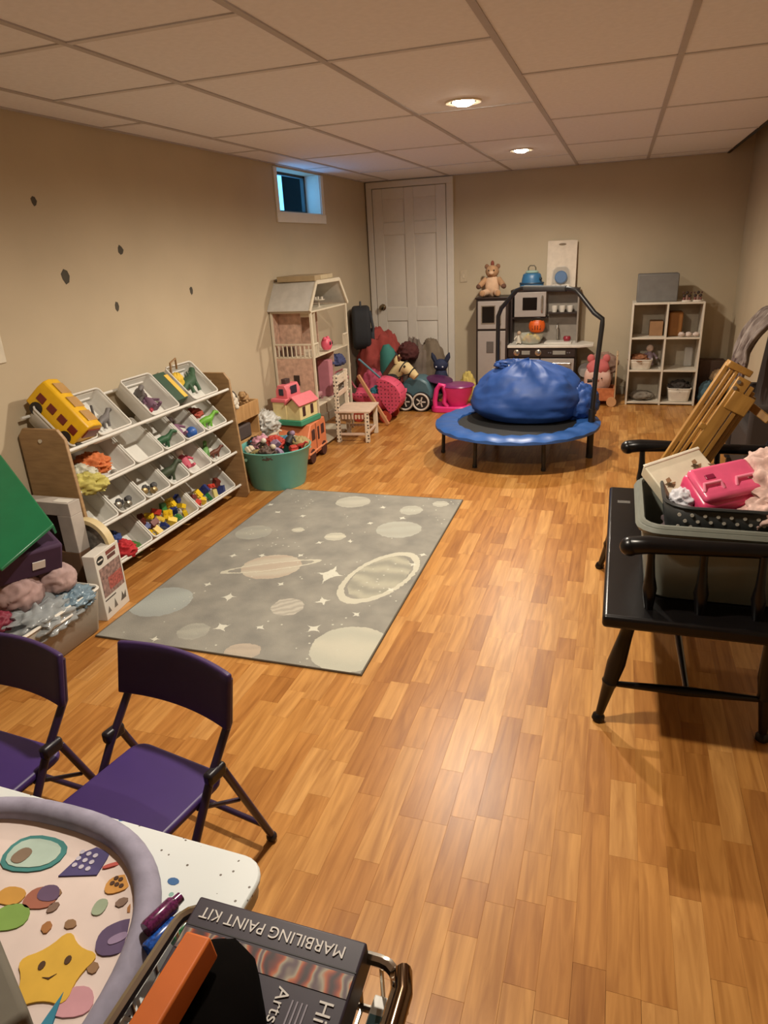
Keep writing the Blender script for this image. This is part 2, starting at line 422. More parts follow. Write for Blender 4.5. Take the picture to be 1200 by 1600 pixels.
# ---------------------------------------------------------------- rug with planets and stars
def rug_mat():
    m = bpy.data.materials.new('planet_rug'); m.use_nodes = True; N = m.node_tree.nodes; L = m.node_tree.links; b = N['Principled BSDF']
    b.inputs['Roughness'].default_value = .95; b.inputs['Specular IOR Level'].default_value = .1
    tc = N.new('ShaderNodeTexCoord')
    def noise_n(scale, detail=4):
        n = N.new('ShaderNodeTexNoise'); n.inputs['Scale'].default_value = scale; n.inputs['Detail'].default_value = detail
        L.new(tc.outputs['Object'], n.inputs['Vector']); return n
    n1 = noise_n(6); n2 = noise_n(45, 2)
    rp = N.new('ShaderNodeValToRGB'); rp.color_ramp.elements[0].position = .3; rp.color_ramp.elements[1].position = .75
    rp.color_ramp.elements[0].color = (*hexc('7b7973'), 1); rp.color_ramp.elements[1].color = (*hexc('969389'), 1)
    L.new(n1.outputs['Fac'], rp.inputs['Fac'])
    col = rp.outputs['Color']
    # domain wobble so the motifs have soft woven edges
    wob = N.new('ShaderNodeVectorMath'); wob.operation = 'SCALE'; wob.inputs['Scale'].default_value = .02
    sub = N.new('ShaderNodeVectorMath'); sub.operation = 'SUBTRACT'; sub.inputs[1].default_value = (.5, .5, .5)
    L.new(n2.outputs['Color'], sub.inputs[0]); L.new(sub.outputs[0], wob.inputs[0])
    pos = N.new('ShaderNodeVectorMath'); pos.operation = 'ADD'; L.new(tc.outputs['Object'], pos.inputs[0]); L.new(wob.outputs[0], pos.inputs[1])
    def local(c, rx, ry, ang):
        mp = N.new('ShaderNodeMapping'); mp.vector_type = 'TEXTURE'
        mp.inputs['Location'].default_value = (c[0], c[1], 0); mp.inputs['Rotation'].default_value = (0, 0, R(ang)); mp.inputs['Scale'].default_value = (rx, ry, 1)
        L.new(pos.outputs[0], mp.inputs['Vector'])
        mu = N.new('ShaderNodeVectorMath'); mu.operation = 'MULTIPLY'; mu.inputs[1].default_value = (1, 1, 0); L.new(mp.outputs[0], mu.inputs[0])
        return mu.outputs[0]
    def math_n(op, a, bb):
        n = N.new('ShaderNodeMath'); n.operation = op
        for i, q in enumerate((a, bb)):
            if q is None: continue
            if isinstance(q, (int, float)): n.inputs[i].default_value = q
            else: L.new(q, n.inputs[i])
        return n.outputs[0]
    def over(fac, c2):
        nonlocal col
        mx = N.new('ShaderNodeMix'); mx.data_type = 'RGBA'; L.new(fac, mx.inputs[0]); L.new(col, mx.inputs[6])
        if isinstance(c2, tuple): mx.inputs[7].default_value = (*c2, 1)
        else: L.new(c2, mx.inputs[7])
        col = mx.outputs[2]
    def length(v):
        n = N.new('ShaderNodeVectorMath'); n.operation = 'LENGTH'; L.new(v, n.inputs[0]); return n.outputs['Value']
    def banded(v, ca, cb, sc):
        w = N.new('ShaderNodeTexWave'); w.inputs['Scale'].default_value = sc; w.inputs['Distortion'].default_value = 6; w.inputs['Detail'].default_value = 2
        w.bands_direction = 'Y'; L.new(v, w.inputs['Vector'])
        r_ = N.new('ShaderNodeValToRGB'); r_.color_ramp.elements[0].color = (*ca, 1); r_.color_ramp.elements[1].color = (*cb, 1)
        L.new(w.outputs['Fac'], r_.inputs['Fac']); return r_.outputs['Color']
    PK, CR, GY, BL = hexc('b3a594'), hexc('c2bfae'), hexc('a09f94'), hexc('a3aaa6')
    planets = [((-.158,-.176), .155, .14, 25, PK, CR, .5), ((.424,-.161), .125, .24, -8, hexc('8f8e82'), hexc('bfbba6'), .7), ((.504,-.8), .165, .165, 0, CR, hexc('a9ab9f'), .35),
               ((-.504,-.63), .145, .14, 30, BL, hexc('8d9390'), .3), ((-.202,-.831), .07, .066, 20, GY, hexc('8c8c84'), .4), ((.084,-.923), .075, .06, 10, PK, hexc('a49a8c'), .5),
               ((.107,-.544), .075, .078, 40, hexc('b9b3a6'), hexc('8a8880'), .8), ((-.466,.217), .105, .1, 20, GY, hexc('8e9089'), .4), ((-.067,.798), .11, .1, 15, hexc('b5b3a6'), GY, .4),
               ((.336,.723), .07, .075, 10, hexc('b0b0a4'), GY, .4), ((.025,.252), .06, .055, 10, CR, GY, .4), ((.347,.421), .13, .12, 20, hexc('a9aaa0'), GY, .5), ((.487,.86), .05, .05, 0, hexc('b5b3a6'), GY, .4), ((-.224,.301), .036, .034, 0, CR, GY, .4)]
    for c, rx, ry, an, ca, cb, sc in planets:
        v = local(c, rx, ry, an); ln = length(v)
        over(math_n('MULTIPLY', math_n('LESS_THAN', ln, 1.0), .8), banded(v, ca, tuple(.45*p_+.55*q_ for p_, q_ in zip(ca, cb)), sc*.9))
    # rings
    for c, rx, ry, an in (((-.158,-.176), .26, .045, 28), ((.424,-.161), .15, .3, -14)):
        v = local(c, rx, ry, an); ln = length(v)
        over(math_n('MULTIPLY', math_n('MULTIPLY', math_n('LESS_THAN', ln, 1.0), math_n('GREATER_THAN', ln, .84)), .8), CR)
    for i, c in enumerate([[0.173,-0.196],[-0.208,-0.52],[0.244,-0.459],[-0.099,-0.772],[0.298,-0.692],[0.069,-0.737],[-0.377,-0.426],[-0.423,-0.097],[-0.287,0.511],[-0.576,0.656],[-0.473,0.54],[-0.023,-0.346],[-0.268,-0.063],[0.132,0.209],[0.151,0.739],[0.519,-0.288],[0.436,-0.538],[0.547,-0.003],[0.565,0.117],[-0.333,-0.924],[0.158,0.477],[-0.029,0.157],[-0.064,-0.019],[0.32,0.59]]):
        r_ = (.075 if i == 0 else .042 if i < 5 else .026)
        v = local(c, r_, r_*(1.5 if i == 0 else 1.15), 15*i)
        sp = N.new('ShaderNodeSeparateXYZ'); L.new(v, sp.inputs[0])
        k = math_n('ADD', math_n('POWER', math_n('ABSOLUTE', sp.outputs[0], None), .55), math_n('POWER', math_n('ABSOLUTE', sp.outputs[1], None), .55))
        over(math_n('MULTIPLY', math_n('LESS_THAN', k, 1.0), .9), hexc('c9c8bb'))
    vo = N.new('ShaderNodeTexVoronoi'); vo.inputs['Scale'].default_value = 26; L.new(tc.outputs['Object'], vo.inputs['Vector'])
    n3 = noise_n(3.2)
    over(math_n('MULTIPLY', math_n('LESS_THAN', vo.outputs['Distance'], .13), math_n('GREATER_THAN', n3.outputs['Fac'], .54)), hexc('b9b8ab'))
    L.new(col, b.inputs['Base Color'])
    bp = N.new('ShaderNodeBump'); bp.inputs['Strength'].default_value = .35; bp.inputs['Distance'].default_value = .004
    n4 = noise_n(260, 1); L.new(n4.outputs['Fac'], bp.inputs['Height']); L.new(bp.outputs['Normal'], b.inputs['Normal'])
    return m
rt = thing('rug', 'grey rectangular area rug woven with pale planets and stars', 'rug', (-1.4375, 2.9575, 0), rz=R(.5))
MB().bb(-.605, .605, -.958, .958, 0.0005, .009).build('pile', rug_mat(), rt, bevel=.003)
MB().tube([(-.605,-.958,.005),(.605,-.958,.005),(.605,.958,.005),(-.605,.958,.005)], .005, 8, closed=True).build('bound_edge', M_('5d564a', .9), rt)

# ---------------------------------------------------------------- toy rack with tilted bins
OAK = wood('oak_veneer', hexc('8d6f4c'), hexc('a5855c'), (10, 10, 60), .5)
PLAST = M_('cfcdc6', .42, var=.03)
RX0, RX1 = XL+.02, -2.28                 # back and front of the rack
RY0, RY1 = 2.315, 3.73
rack = thing('toy_rack', 'brown wooden toy rack with white rails holding rows of tilted white bins', 'toy rack', (0, 0, 0))
for y in (RY0, RY1):
    poly = [(RX0, .0), (RX1+.02, .0), (RX1+.045, .03), (RX1+.005, .78), (RX1-.03, .825), (RX0+.03, .825), (RX0, .79)]
    T = Matrix(((1,0,0,0),(0,0,1,0),(0,1,0,0),(0,0,0,1)))
    p = MB().prism(poly, y-.009, y+.009, T).build('side_panel', OAK, rack, bevel=.003)
    for bx, bz in ((RX0+.12, .77), (RX1-.02, .07)):
        MB().cyl((bx, y-.014, bz), (bx, y+.014, bz), .009).build('bolt', M_('d8d2c6', .3, metal=.6), p)
TZ = [.735, .53, .325, .10]
BS = Vector((-.172, 0, .178)); BL_ = BS.length; BS.normalize(); BN = Vector((BS.z, 0, -BS.x))
FX = -2.295
for zt in TZ:
    MB().cyl((FX+.004, RY0+.009, zt-.014), (FX+.004, RY1-.009, zt-.014), .0085).build('front_rail', PLAST, rack)
    p = Vector((FX, 0, zt)) + BS*(BL_-.02) - BN*.04
    MB().cyl((p.x-.025, RY0+.009, p.z-.005), (p.x-.025, RY1-.009, p.z-.005), .007).build('rear_rail', PLAST, rack)
def rrect(w, l, r, k=4):
    pts = []
    for cx, cy, a0 in ((w/2-r, l/2-r, 0), (-w/2+r, l/2-r, 90), (-w/2+r, -l/2+r, 180), (w/2-r, -l/2+r, 270)):
        for i in range(k+1):
            a = R(a0+90*i/k); pts.append((cx+r*math.cos(a), cy+r*math.sin(a)))
    return pts
def open_bin(w, l, d, taper, wallm, parent, rim_r=.005, r=.02, name='tub_body'):
    n = 20; g = MB(); lv = [(0, 0), (.3, .3), (.97, 1), (1, 1.25)]
    vs = []
    for q, t in lv:
        vs += [(x, y, -d*q) for x, y in rrect(w-2*taper*t, l-2*taper*t, r)]
    fs = []
    for i in range(len(lv)-1):
        for j in range(n):
            fs.append((i*n+j, i*n+(j+1) % n, (i+1)*n+(j+1) % n, (i+1)*n+j))
    fs.append(tuple((len(lv)-1)*n+j for j in range(n)))
    g.add(vs, fs)
    b = g.build(name, wallm, parent, solid=.003)
    MB().tube([(x, y, 0) for x, y in rrect(w, l, r)], rim_r, 6, closed=True).build('rim', wallm, parent)
    return b
binlab = {
 (0,0): 'white bin at the left end of the top row, holding the yellow toy bus', (0,1): 'white bin in the top row beside the toy bus, holding grey figures',
 (0,2): 'white bin in the top row holding a grey and purple animal', (0,3): 'white bin at the right end of the top row, holding a green dinosaur',
 (1,0): 'wide white bin at the left end of the second row with yellow and orange cloth', (1,1): 'completely empty white bin in the second row from the top',
 (1,2): 'white bin in the second row with one small green dinosaur', (1,3): 'white bin in the second row with purple figure and blue ball',
 (1,4): 'white bin at the right end of the second row with a lime green toy',
 (2,0): 'white bin at the left end of the third row, almost hidden by the side panel', (2,1): 'white bin in the third row, second from the left, with silver bits',
 (2,2): 'white bin in the third row, third from the left, with brass coloured bits', (2,3): 'white bin in the third row with a dark green dinosaur',
 (2,4): 'white bin in the third row with a pink and white doll', (2,5): 'white bin at the right end of the third row with green and brown animals',
 (3,0): 'wide white bin at the left of the bottom row with red cloth', (3,1): 'wide white bin in the middle of the bottom row full of yellow and blue blocks',
 (3,2): 'wide white bin at the right of the bottom row with mixed bright blocks'}
spans = [[(0,.18),(.195,.43),(.60,.85),(1.0,1.26)], [(.0,.40),(.415,.645),(.66,.85),(.865,1.06),(1.075,1.31)],
         [(.0,.21),(.225,.43),(.445,.65),(.665,.84),(.86,1.08),(1.095,1.31)], [(.0,.425),(.44,.875),(.89,1.31)]]
BINM = {}
for ti, row in enumerate(spans):
    for bi, (a, b) in enumerate(row):
        c = Vector((FX, 2.36+(a+b)/2, TZ[ti])) + BS*BL_/2
        t = thing('storage_bin', binlab[(ti, bi)], 'bin', c, group='white bins on the toy rack')
        t.rotation_euler = Matrix(((0,BS.x,BN.x),(1,0,0),(0,BS.z,BN.z))).to_euler()
        open_bin(b-a, BL_, .085, .008, PLAST, t)
        BINM[(ti, bi)] = Matrix.Translation(c) @ Matrix(((0,BS.x,BN.x),(1,0,0),(0,BS.z,BN.z))).to_4x4()
def inbin(k, x, y, z): return BINM[k] @ Vector((x, y, z))
# toy bus, tilted in its bin
Bm = BINM[(0,0)].to_euler()
bus = thing('toy_bus', 'yellow toy school bus with maroon windows tilted in the top left bin', 'toy bus', inbin((0,0), -.015, .025, -.03), rot=(BINM[(0,0)].to_3x3() @ Matrix.Rotation(R(14), 3, 'Y')).to_euler())
YEL = M_('d9a916', .4); MAR = M_('6e2416', .35); TINT = M_('b08a55', .2)
def bus_half(z): return .062 - max(0, (z-.10))*.45
MB().prism([(-.066,0),(.066,0),(.068,.09),(.056,.125),(.03,.14),(-.03,.14),(-.056,.125),(-.068,.09)], -.145, .145, Matrix(((1,0,0,0),(0,0,1,0),(0,1,0,0),(0,0,0,1)))).build('body', YEL, bus, bevel=.006)
for s in (-1, 1):
    for k in range(4):
        MB().box((s*.068, -.1+.065*k, .065), (.006, .042, .034)).build('window', MAR, bus, bevel=.002)
    for y in (-.095, .085):
        MB().cyl((s*.055, y, .012), (s*.073, y, .012), .03).build('wheel', M_('241f1c', .6), bus)
for k in range(3): MB().box((.0, -.085+.085*k, .1405), (.075, .062, .004)).build('roof_window', TINT, bus, bevel=.002)
MB().box((0, -.147, .085), (.1, .006, .05)).build('windscreen', MAR, bus, bevel=.002)
MB().box((0, -.148, .02), (.12, .012, .018)).build('bumper', M_('2b2825', .5), bus, bevel=.003)
# small toy makers ------------------------------------------------
def dino(name, c, s, m, label, cat, rz=0, grp=None, rx=0):
    t = thing(name, label, cat, c, rot=(rx, 0, rz), group=grp)
    MB().tube([(-1*s,0,.15*s),(-.7*s,0,.25*s),(-.3*s,0,.42*s),(.1*s,0,.5*s),(.4*s,0,.55*s),(.62*s,0,.78*s),(.78*s,0,.95*s),(1.0*s,0,.9*s),(1.12*s,0,.84*s)], [.03*s,.1*s,.2*s,.27*s,.23*s,.14*s,.15*s,.12*s,.05*s], 10).build('body', m, t)
    for x, y in ((-.25,.16),(-.25,-.16),(.3,.15),(.3,-.15)):
        MB().tube([(x*s,y*s,.4*s),((x+.03)*s,y*1.25*s,.2*s),((x+.02)*s,y*1.25*s,0)], [.12*s,.08*s,.09*s], 8).build('leg', m, t)
    return t
def figure(name, c, s, mb_, mh, label, cat, rot=(0,0,0), grp=None):
    t = thing(name, label, cat, c, rot=rot, group=grp)
    MB().tube([(0,0,0),(0,0,.2*s),(0,0,.5*s),(0,0,.7*s)], [.2*s,.24*s,.2*s,.09*s], 10).build('body', mb_, t)
    MB().ball((0,0,.84*s), (.19*s,.18*s,.2*s), 12, 8).build('head', mh, t)
    for sx in (-1,1):
        MB().tube([(sx*.18*s,0,.58*s),(sx*.34*s,-.08*s,.42*s),(sx*.4*s,-.18*s,.3*s)], [.07*s,.06*s,.06*s], 8).build('arm', mb_, t)
        MB().tube([(sx*.1*s,0,.08*s),(sx*.15*s,-.22*s,.02*s),(sx*.17*s,-.36*s,.03*s)], [.1*s,.08*s,.07*s], 8).build('leg', mb_, t)
    return t
def block(c, m, label, grp, rot, nx=2, ny=2, u=.026):
    g = MB(); g.box((0,0,.0), (nx*u-.001, ny*u-.001, .03))
    for i in range(nx):
        for j in range(ny): g.cyl(((i-(nx-1)/2)*u, (j-(ny-1)/2)*u, .014), ((i-(nx-1)/2)*u, (j-(ny-1)/2)*u, .021), .0085, n=8)
    o = g.build('toy_block', m, loc=c, rot=rot); tag(o, label, 'toy block', grp); return o
def cloth(name, c, r, m, label, cat, seed, grp=None, amp=.35, freq=2.2, rot=None):
    o = blob((0,0,0), r, amp*.8, freq, seed, 56, 34, flat=.75, ridge=True).build(name, m, loc=c, rot=rot, ang=100); tag(o, label, cat, grp); return o
GRY, DGR, PUR = M_('6b6766', .6), M_('3d3b3b', .6), M_('6e5064', .6)
k = (0,1)
dino('toy_animal', inbin(k, .03, -.055, -.075), .08, GRY, 'grey long-necked toy animal in the bin beside the toy bus', 'toy animal', rz=R(100))
figure('toy_figure', inbin(k, -.05, -.05, -.07), .11, DGR, GRY, 'dark grey toy figure leaning beside the toy bus', 'toy figure', (R(-40), 0, R(70)))
tag(MB().tube([inbin(k,-.125,-.12,-.03), inbin(k,-.1,-.06,.02), inbin(k,-.06,.02,.035)], .006).build('toy_stick', DGR), 'thin dark stick lying across the two top left bins', 'stick')
k = (0,2)
dino('toy_animal', inbin(k, -.03, .03, -.078), .1, GRY, 'grey toy animal in the upper part of its top row bin', 'toy animal', rz=R(-60), rx=R(-30))
figure('toy_figure', inbin(k, .03, -.06, -.07), .125, PUR, M_('4a3a3a', .7), 'mauve toy figure at the front of the grey animal bin', 'toy figure', (R(-50), 0, R(80)))
tag(MB().box(inbin(k, -.03, -.065, -.06), (.03,.04,.02), (0,R(-40),.5)).build('toy_car', M_('a0273b',.4), bevel=.004), 'small red toy car below the grey animal in the top row', 'toy car')
k = (0,3)
d3 = dino('toy_dinosaur', inbin(k, .02, -.045, -.075), .135, M_('35543a', .6), 'large green toy dinosaur in the top right bin', 'toy dinosaur', rz=R(95), rx=R(-20))
for q in range(5):
    MB().tube([(-.045+.028*q,0,.062+.012*min(q,3)),(-.05+.028*q,0,.095+.012*min(q,3))],[.011,.002],6).build('back_spike', M_('2c4a33',.6), d3)
cloth('toy_plush', inbin(k, -.065, .045, -.045), (.035,.04,.045), M_('d5b23c', .8), 'yellow soft toy lying behind the green dinosaur', 'soft toy', 31, amp=.25)
tag(MB().tube([inbin(k,-.10,.07,-.03), inbin(k,-.12,.12,.045), inbin(k,-.07,.13,.06), inbin(k,-.04,.1,.0)], .006).build('toy_hoop', M_('8a6a45',.5)), 'thin brown looped handle sticking up from the top right bin', 'handle')
# green box standing in the gap
gx = 2.36+.925
t = thing('green_box', 'flat dark green box with a yellow end leaning between the top row bins', 'box', Vector((FX, gx-.01, TZ[0]))+BS*.13-BN*.02, rot=BINM[(0,2)].to_euler())
MB().box((0,0,-.005), (.105,.2,.05)).build('carton', M_('2f4a38', .5), t, bevel=.002)
MB().box((.04,-.01,.0215), (.035,.17,.003)).build('yellow_panel', M_('d8b24a', .5), t)
k = (1,0)
cloth('yellow_cloth', inbin(k, -.13, -.09, -.035), (.09,.07,.045), M_('b5ab5c', .8), 'crumpled yellow green cloth spilling from the second row left bin', 'cloth', 4, amp=.5, freq=2.6)
cloth('white_cloth', inbin(k, -.10, -.03, -.045), (.08,.05,.035), M_('b9b7a6', .8), 'crumpled whitish cloth behind the yellow green cloth', 'cloth', 14, amp=.5, freq=2.6)
cloth('orange_cloth', inbin(k, .0, -.02, -.035), (.075,.06,.045), M_('c06a38', .8), 'crumpled orange cloth in the wide second row bin', 'cloth', 5, amp=.5, freq=2.8)
tag(MB().ball(inbin(k, .12, -.085, -.07), (.018,.016,.012)).build('toy_shell', M_('8b867c',.5)), 'tiny grey pebble-like toy at the right of the orange cloth', 'small toy')
k = (1,2)
dino('toy_dinosaur', inbin(k, .0, -.075, -.075), .085, M_('2f5a3c', .5), 'small dark green toy dinosaur alone in a second row bin', 'toy dinosaur', rz=R(60))
k = (1,3)
figure('toy_figure', inbin(k, -.035, -.065, -.065), .13, M_('7d5670', .7), M_('42332f', .7), 'mauve toy figure beside a blue ball in the second row', 'toy figure', (R(-35),0,R(80)))
tag(MB().ball(inbin(k, .05, -.075, -.045), .034).build('blue_ball', M_('2f5da8', .4)), 'small blue ball at the front of a second row bin', 'ball')
cloth('red_cloth', inbin((1,4), -.03, .03, -.05), (.05,.05,.03), M_('9d4535', .8), 'dull red cloth at the back of the second row right bin', 'cloth', 8)
dino('toy_dinosaur', inbin((1,4), .02, -.07, -.075), .085, M_('6fae3c', .5), 'lime green toy dinosaur in the second row right bin', 'toy dinosaur', rz=R(60))
SIL = M_('8f877a', .3, metal=.6); BRS = M_('9b8358', .35, metal=.5)
for kk, ms, word in (((2,1), SIL, 'silver'), ((2,2), BRS, 'brass coloured')):
    for q in range(5):
        c = inbin(kk, -.06+.03*q, -.08+.02*((q*7) % 3), -.062)
        g = MB(); g.lathe([(0,0),(.016,.0),(.02,.01),(.012,.022),(.016,.03),(.006,.034),(0,.034)], 12)
        tag(g.build('toy_trinket', ms if q % 2 else DGR, loc=c, rot=(q, q*.7, q)), 'tiny %s or dark trinket in the third row bin of %s bits' % (word, word), 'trinket', 'trinkets in the %s bin' % word)
dino('toy_dinosaur', inbin((2,3), .0, -.065, -.075), .1, M_('39442f', .6), 'dark green toy dinosaur in the third row', 'toy animal', rz=R(70))
figure('toy_doll', inbin((2,4), -.01, -.06, -.068), .13, M_('c0566a', .7), M_('d9c6bb', .7), 'small doll with pink body and pale head in the third row', 'doll', (R(-30),0,R(80)))
dino('toy_dinosaur', inbin((2,5), -.02, -.05, -.076), .085, M_('6b9a5a', .5), 'pale green toy dinosaur in the third row right bin', 'toy dinosaur', rz=R(120))
dino('toy_animal', inbin((2,5), .05, -.075, -.076), .065, M_('6a3a2a', .5), 'small brown toy animal in the third row right bin', 'toy animal', rz=R(60))
k = (3,0)
cloth('red_cloth', inbin(k, .03, -.065, -.045), (.075,.05,.04), M_('b3262e', .8), 'bright red crumpled cloth in the bottom left bin', 'cloth', 9, amp=.45)
cloth('green_cloth', inbin(k, .1, -.09, -.055), (.055,.04,.028), M_('3f6a2c', .8), 'green crumpled cloth in front of the red cloth', 'cloth', 10, amp=.4)
cloth('blue_cloth', inbin(k, .03, .02, -.055), (.06,.05,.03), M_('2c3f74', .8), 'navy crumpled cloth behind the red cloth', 'cloth', 11, amp=.4)
tag(MB().prism([(-.05,-.04),(.04,-.05),(.06,.03),(.02,.07),(-.04,.05)], 0, .006).build('black_card', M_('262626', .5), loc=inbin(k, -.13, -.03, .005), rot=(R(10), R(38), R(60))), 'black irregular card leaning out of the bottom left bin', 'card')
BC = {'yellow': M_('e2bd1c', .35), 'blue': M_('26336f', .35), 'green': M_('2f7a45', .35), 'red': M_('b3301f', .35), 'maroon': M_('6a2a20', .4), 'orange': M_('d07a20', .35), 'cream': M_('cfc07a', .4)}
rb = random.Random(5)
seq = ['yellow','yellow','blue','yellow','green','yellow','blue','maroon','yellow','yellow','blue','yellow','maroon','yellow','red','green','yellow','blue']
for q, cn in enumerate(seq):
    x = -.17 + .34*((q % 6)/5); y = -.085 + .045*(q//6); z = -.058 + .012*(q//6) + rb.random()*.008
    block(inbin((3,1), x, y, z), BC[cn], '%s toy block in the middle bottom bin' % cn, '%s blocks in the middle bottom bin' % cn, (rb.random()*3, rb.random()*3, rb.random()*3), 2, rb.choice((1,2)))
seq = ['red','yellow','green','cream','blue','maroon','yellow','blue','red','maroon']
for q, cn in enumerate(seq):
    x = -.14 + .28*((q % 5)/4); y = -.08 + .05*(q//5); z = -.058 + .012*(q//5)
    block(inbin((3,2), x, y, z), BC[cn], '%s toy block in the bottom right bin' % cn, '%s blocks in the bottom right bin' % cn, (rb.random()*3, rb.random()*3, rb.random()*3), 2, rb.choice((1,2)))

# ---------------------------------------------------------------- tub, crate and soft toys
TEAL = M_('62a398', .35, var=.04)
tub = thing('plastic_tub', 'round teal plastic tub with rope-style handles, filled with small toys', 'tub', (-2.18, 4.05, 0))
g = MB(); g.lathe([(0,.004),(.18,.004),(.186,.0),(.192,.02),(.236,.25),(.246,.262),(.25,.272),(.243,.276),(.234,.268),(.228,.25),(.184,.022),(0,.018)], 40); g.build('bowl', TEAL, tub)
for s in (-1, 1):
    a = R(-128) if s < 0 else R(52)
    ca, sa = math.cos(a), math.sin(a)
    pts = []
    for q in range(9):
        b = R(-34+68*q/8); rr = .246
        pts.append((rr*math.cos(a+b*.33), rr*math.sin(a+b*.33), .245-.03*math.cos(b*1.3)))
    MB().tube(pts, .011).build('handle', M_('8fb8a4', .4), tub)
tubcols = [('b03a2e','red'),('cdbfa6','cream'),('6f86a8','blue grey'),('8b7690','lilac'),('3f7fa0','blue'),('d9d2c4','white'),('5a4a42','brown'),('2c2a2a','black'),('9c8a5a','olive'),('c58fa0','pink')]
rt_ = random.Random(11)
spots = [(0,0)] + [(.1*math.cos(a*1.0472), .1*math.sin(a*1.0472)) for a in range(6)] + [(.175*math.cos(a*.524+.2), .175*math.sin(a*.524+.2)) for a in range(12)]
for q, (sx, sy) in enumerate(spots):
    h, cn = tubcols[(q*7+q//4) % 10]; c = (-2.18+sx, 4.05+sy, .235+.03*rt_.random()+(.035 if q < 7 else 0)); m = M_(h, .6)
    kind = q % 4; sh = ['crumpled cloth','doll-shaped','block-shaped','long-necked animal'][kind]
    lb = '%s %s toy in the heap inside the teal tub' % (cn, sh); gr = '%s %s toys in the teal tub' % (cn, sh)
    if kind == 0: cloth('small_toy', c, (.055,.05,.04), m, lb, 'small toy', q+40, gr, amp=.5)
    elif kind == 1:
        o = figure('small_toy', c, .1, m, M_(tubcols[(q*3) % 10][0], .6), lb, 'small toy', (rt_.random()*2-1, rt_.random()*2-1, rt_.random()*6), gr)
    elif kind == 2: tag(MB().box((0,0,0), (.07,.05,.03)).box((0,0,.02),(.04,.045,.02)).build('small_toy', m, loc=c, rot=(rt_.random(),rt_.random(),rt_.random()*6), bevel=.006), lb, 'small toy', gr)
    else: dino('small_toy', c, .055, m, lb, 'small toy', rt_.random()*6, gr)
# filling lower in the tub
CR_W = wood('pine_crate', hexc('a47c4e'), hexc('c29a66'), (8, 40, 8), .6)
cr = thing('wooden_crate', 'slatted light wooden crate standing against the left wall behind the tub', 'crate', (XL+.014, 3.77, 0))
for z0, z1 in ((.0,.10),(.12,.29),(.42,.53)):
    MB().bb(.098, .11, 0, .56, z0, z1).build('slat', CR_W, cr, bevel=.003)
MB().bb(0, .012, 0, .56, 0, .53).build('back_board', CR_W, cr, bevel=.002)
for y0 in (.0, .548): MB().bb(.012, .098, y0, y0+.012, 0, .53).build('end_board', CR_W, cr, bevel=.002)
MB().bb(.012, .098, .012, .548, .27, .282).build('shelf_board', CR_W, cr)
tag(MB().box((XL+.07, 4.05, .335), (.07, .34, .1)).build('dark_box', M_('4a3f3c', .7), bevel=.01), 'dark box pushed inside the slot of the wooden crate', 'box')
def plush_dog(name, c, s, m, ms, label, rz):
    t = thing(name, label, 'soft toy', c, rz)
    blob((0,0,.3*s), (.5*s,.3*s,.28*s), .12, 3, 3, 22, 14).build('body', m, t)
    h = blob((.5*s,0,.55*s), (.25*s,.22*s,.22*s), .08, 3, 4, 18, 12).build('head', m, t)
    MB().ball((.72*s,0,.5*s), (.1*s,.1*s,.08*s)).build('snout', m, h)
    for sy in (-1,1):
        MB().ball((.42*s, sy*.2*s, .62*s), (.08*s,.05*s,.16*s), rot=(sy*.5,0,0)).build('ear', ms, h)
        MB().ball((.68*s, sy*.1*s, .62*s), .03*s).build('eye', M_('15120f',.3), h)
        for x in (-.35,.35): MB().ball((x*s, sy*.22*s, .1*s), (.16*s,.1*s,.1*s)).build('leg', m, t)
    MB().ball((-.15*s,-.1*s,.52*s),(.16*s,.14*s,.08*s)).build('spot', ms, t)
    return t
plush_dog('plush_dog', (XL+.085, 4.02, .53), .17, M_('d5cdbd', .9), M_('57504a', .9), 'white soft toy dog with dark spots on top of the wooden crate', R(-60))
plush_dog('plush_dog', (XL+.075, 4.22, .53), .11, M_('a8865c', .9), M_('7d5f3c', .9), 'small tan soft toy lying at the end of the wooden crate', R(-70))
t = thing('white_bag', 'crumpled white plastic bag on the floor between crate and camper', 'bag', (-2.47, 4.47, 0))
blob((0,0,.16), (.075,.08,.17), .45, 2.4, 21, 50, 34, flat=.95, ridge=True).build('sack', M_('c7c8c4', .35), t, ang=100)
blob((.03,-.02,.32), (.07,.065,.06), .6, 2.8, 22, 40, 26, ridge=True).build('crumpled_top', M_('d0d1cd', .35), t, ang=100)

# ---------------------------------------------------------------- camper van toy and doll cottage on it
CAM = M_('d07a52', .4, var=.05); DK = M_('3a2226', .4)
cv = thing('toy_camper', 'orange pink toy camper van with dark windows, carrying the toy cottage', 'toy camper', (-2.26, 4.63, 0), rz=R(3))
w, l = .135, .2
MB().prism([(-l,.05),(l,.05),(l,.24),(l-.02,.295),(-l+.09,.295),(-l+.02,.2),(-l,.18)], -w, w, Matrix(((0,0,1,0),(1,0,0,0),(0,1,0,0),(0,0,0,1)))).build('body', CAM, cv, bevel=.008)
MB().bb(w-.002, w+.008, -l+.005, l-.005, .075, .09).build('side_strip', M_('e0936a', .4), cv, bevel=.003)
for y0, y1, z0, z1 in ((-.11,-.045,.17,.25),(.015,.045,.15,.25),(.09,.15,.175,.25)):
    wn = MB().bb(w-.004, w+.004, y0, y1, z0, z1).build('side_window', DK, cv, bevel=.003)
MB().bb(w-.002, w+.002, -.022, -.016, .06, .285).build('door_seam', DK, cv)
MB().box((0, -l+.012, .205), (.2, .006, .022), (R(-20),0,0)).build('windscreen', DK, cv, bevel=.002)
MB().bb(-.1, .1, -l-.012, -l, .06, .09).build('bumper', M_('e0936a', .4), cv, bevel=.004)
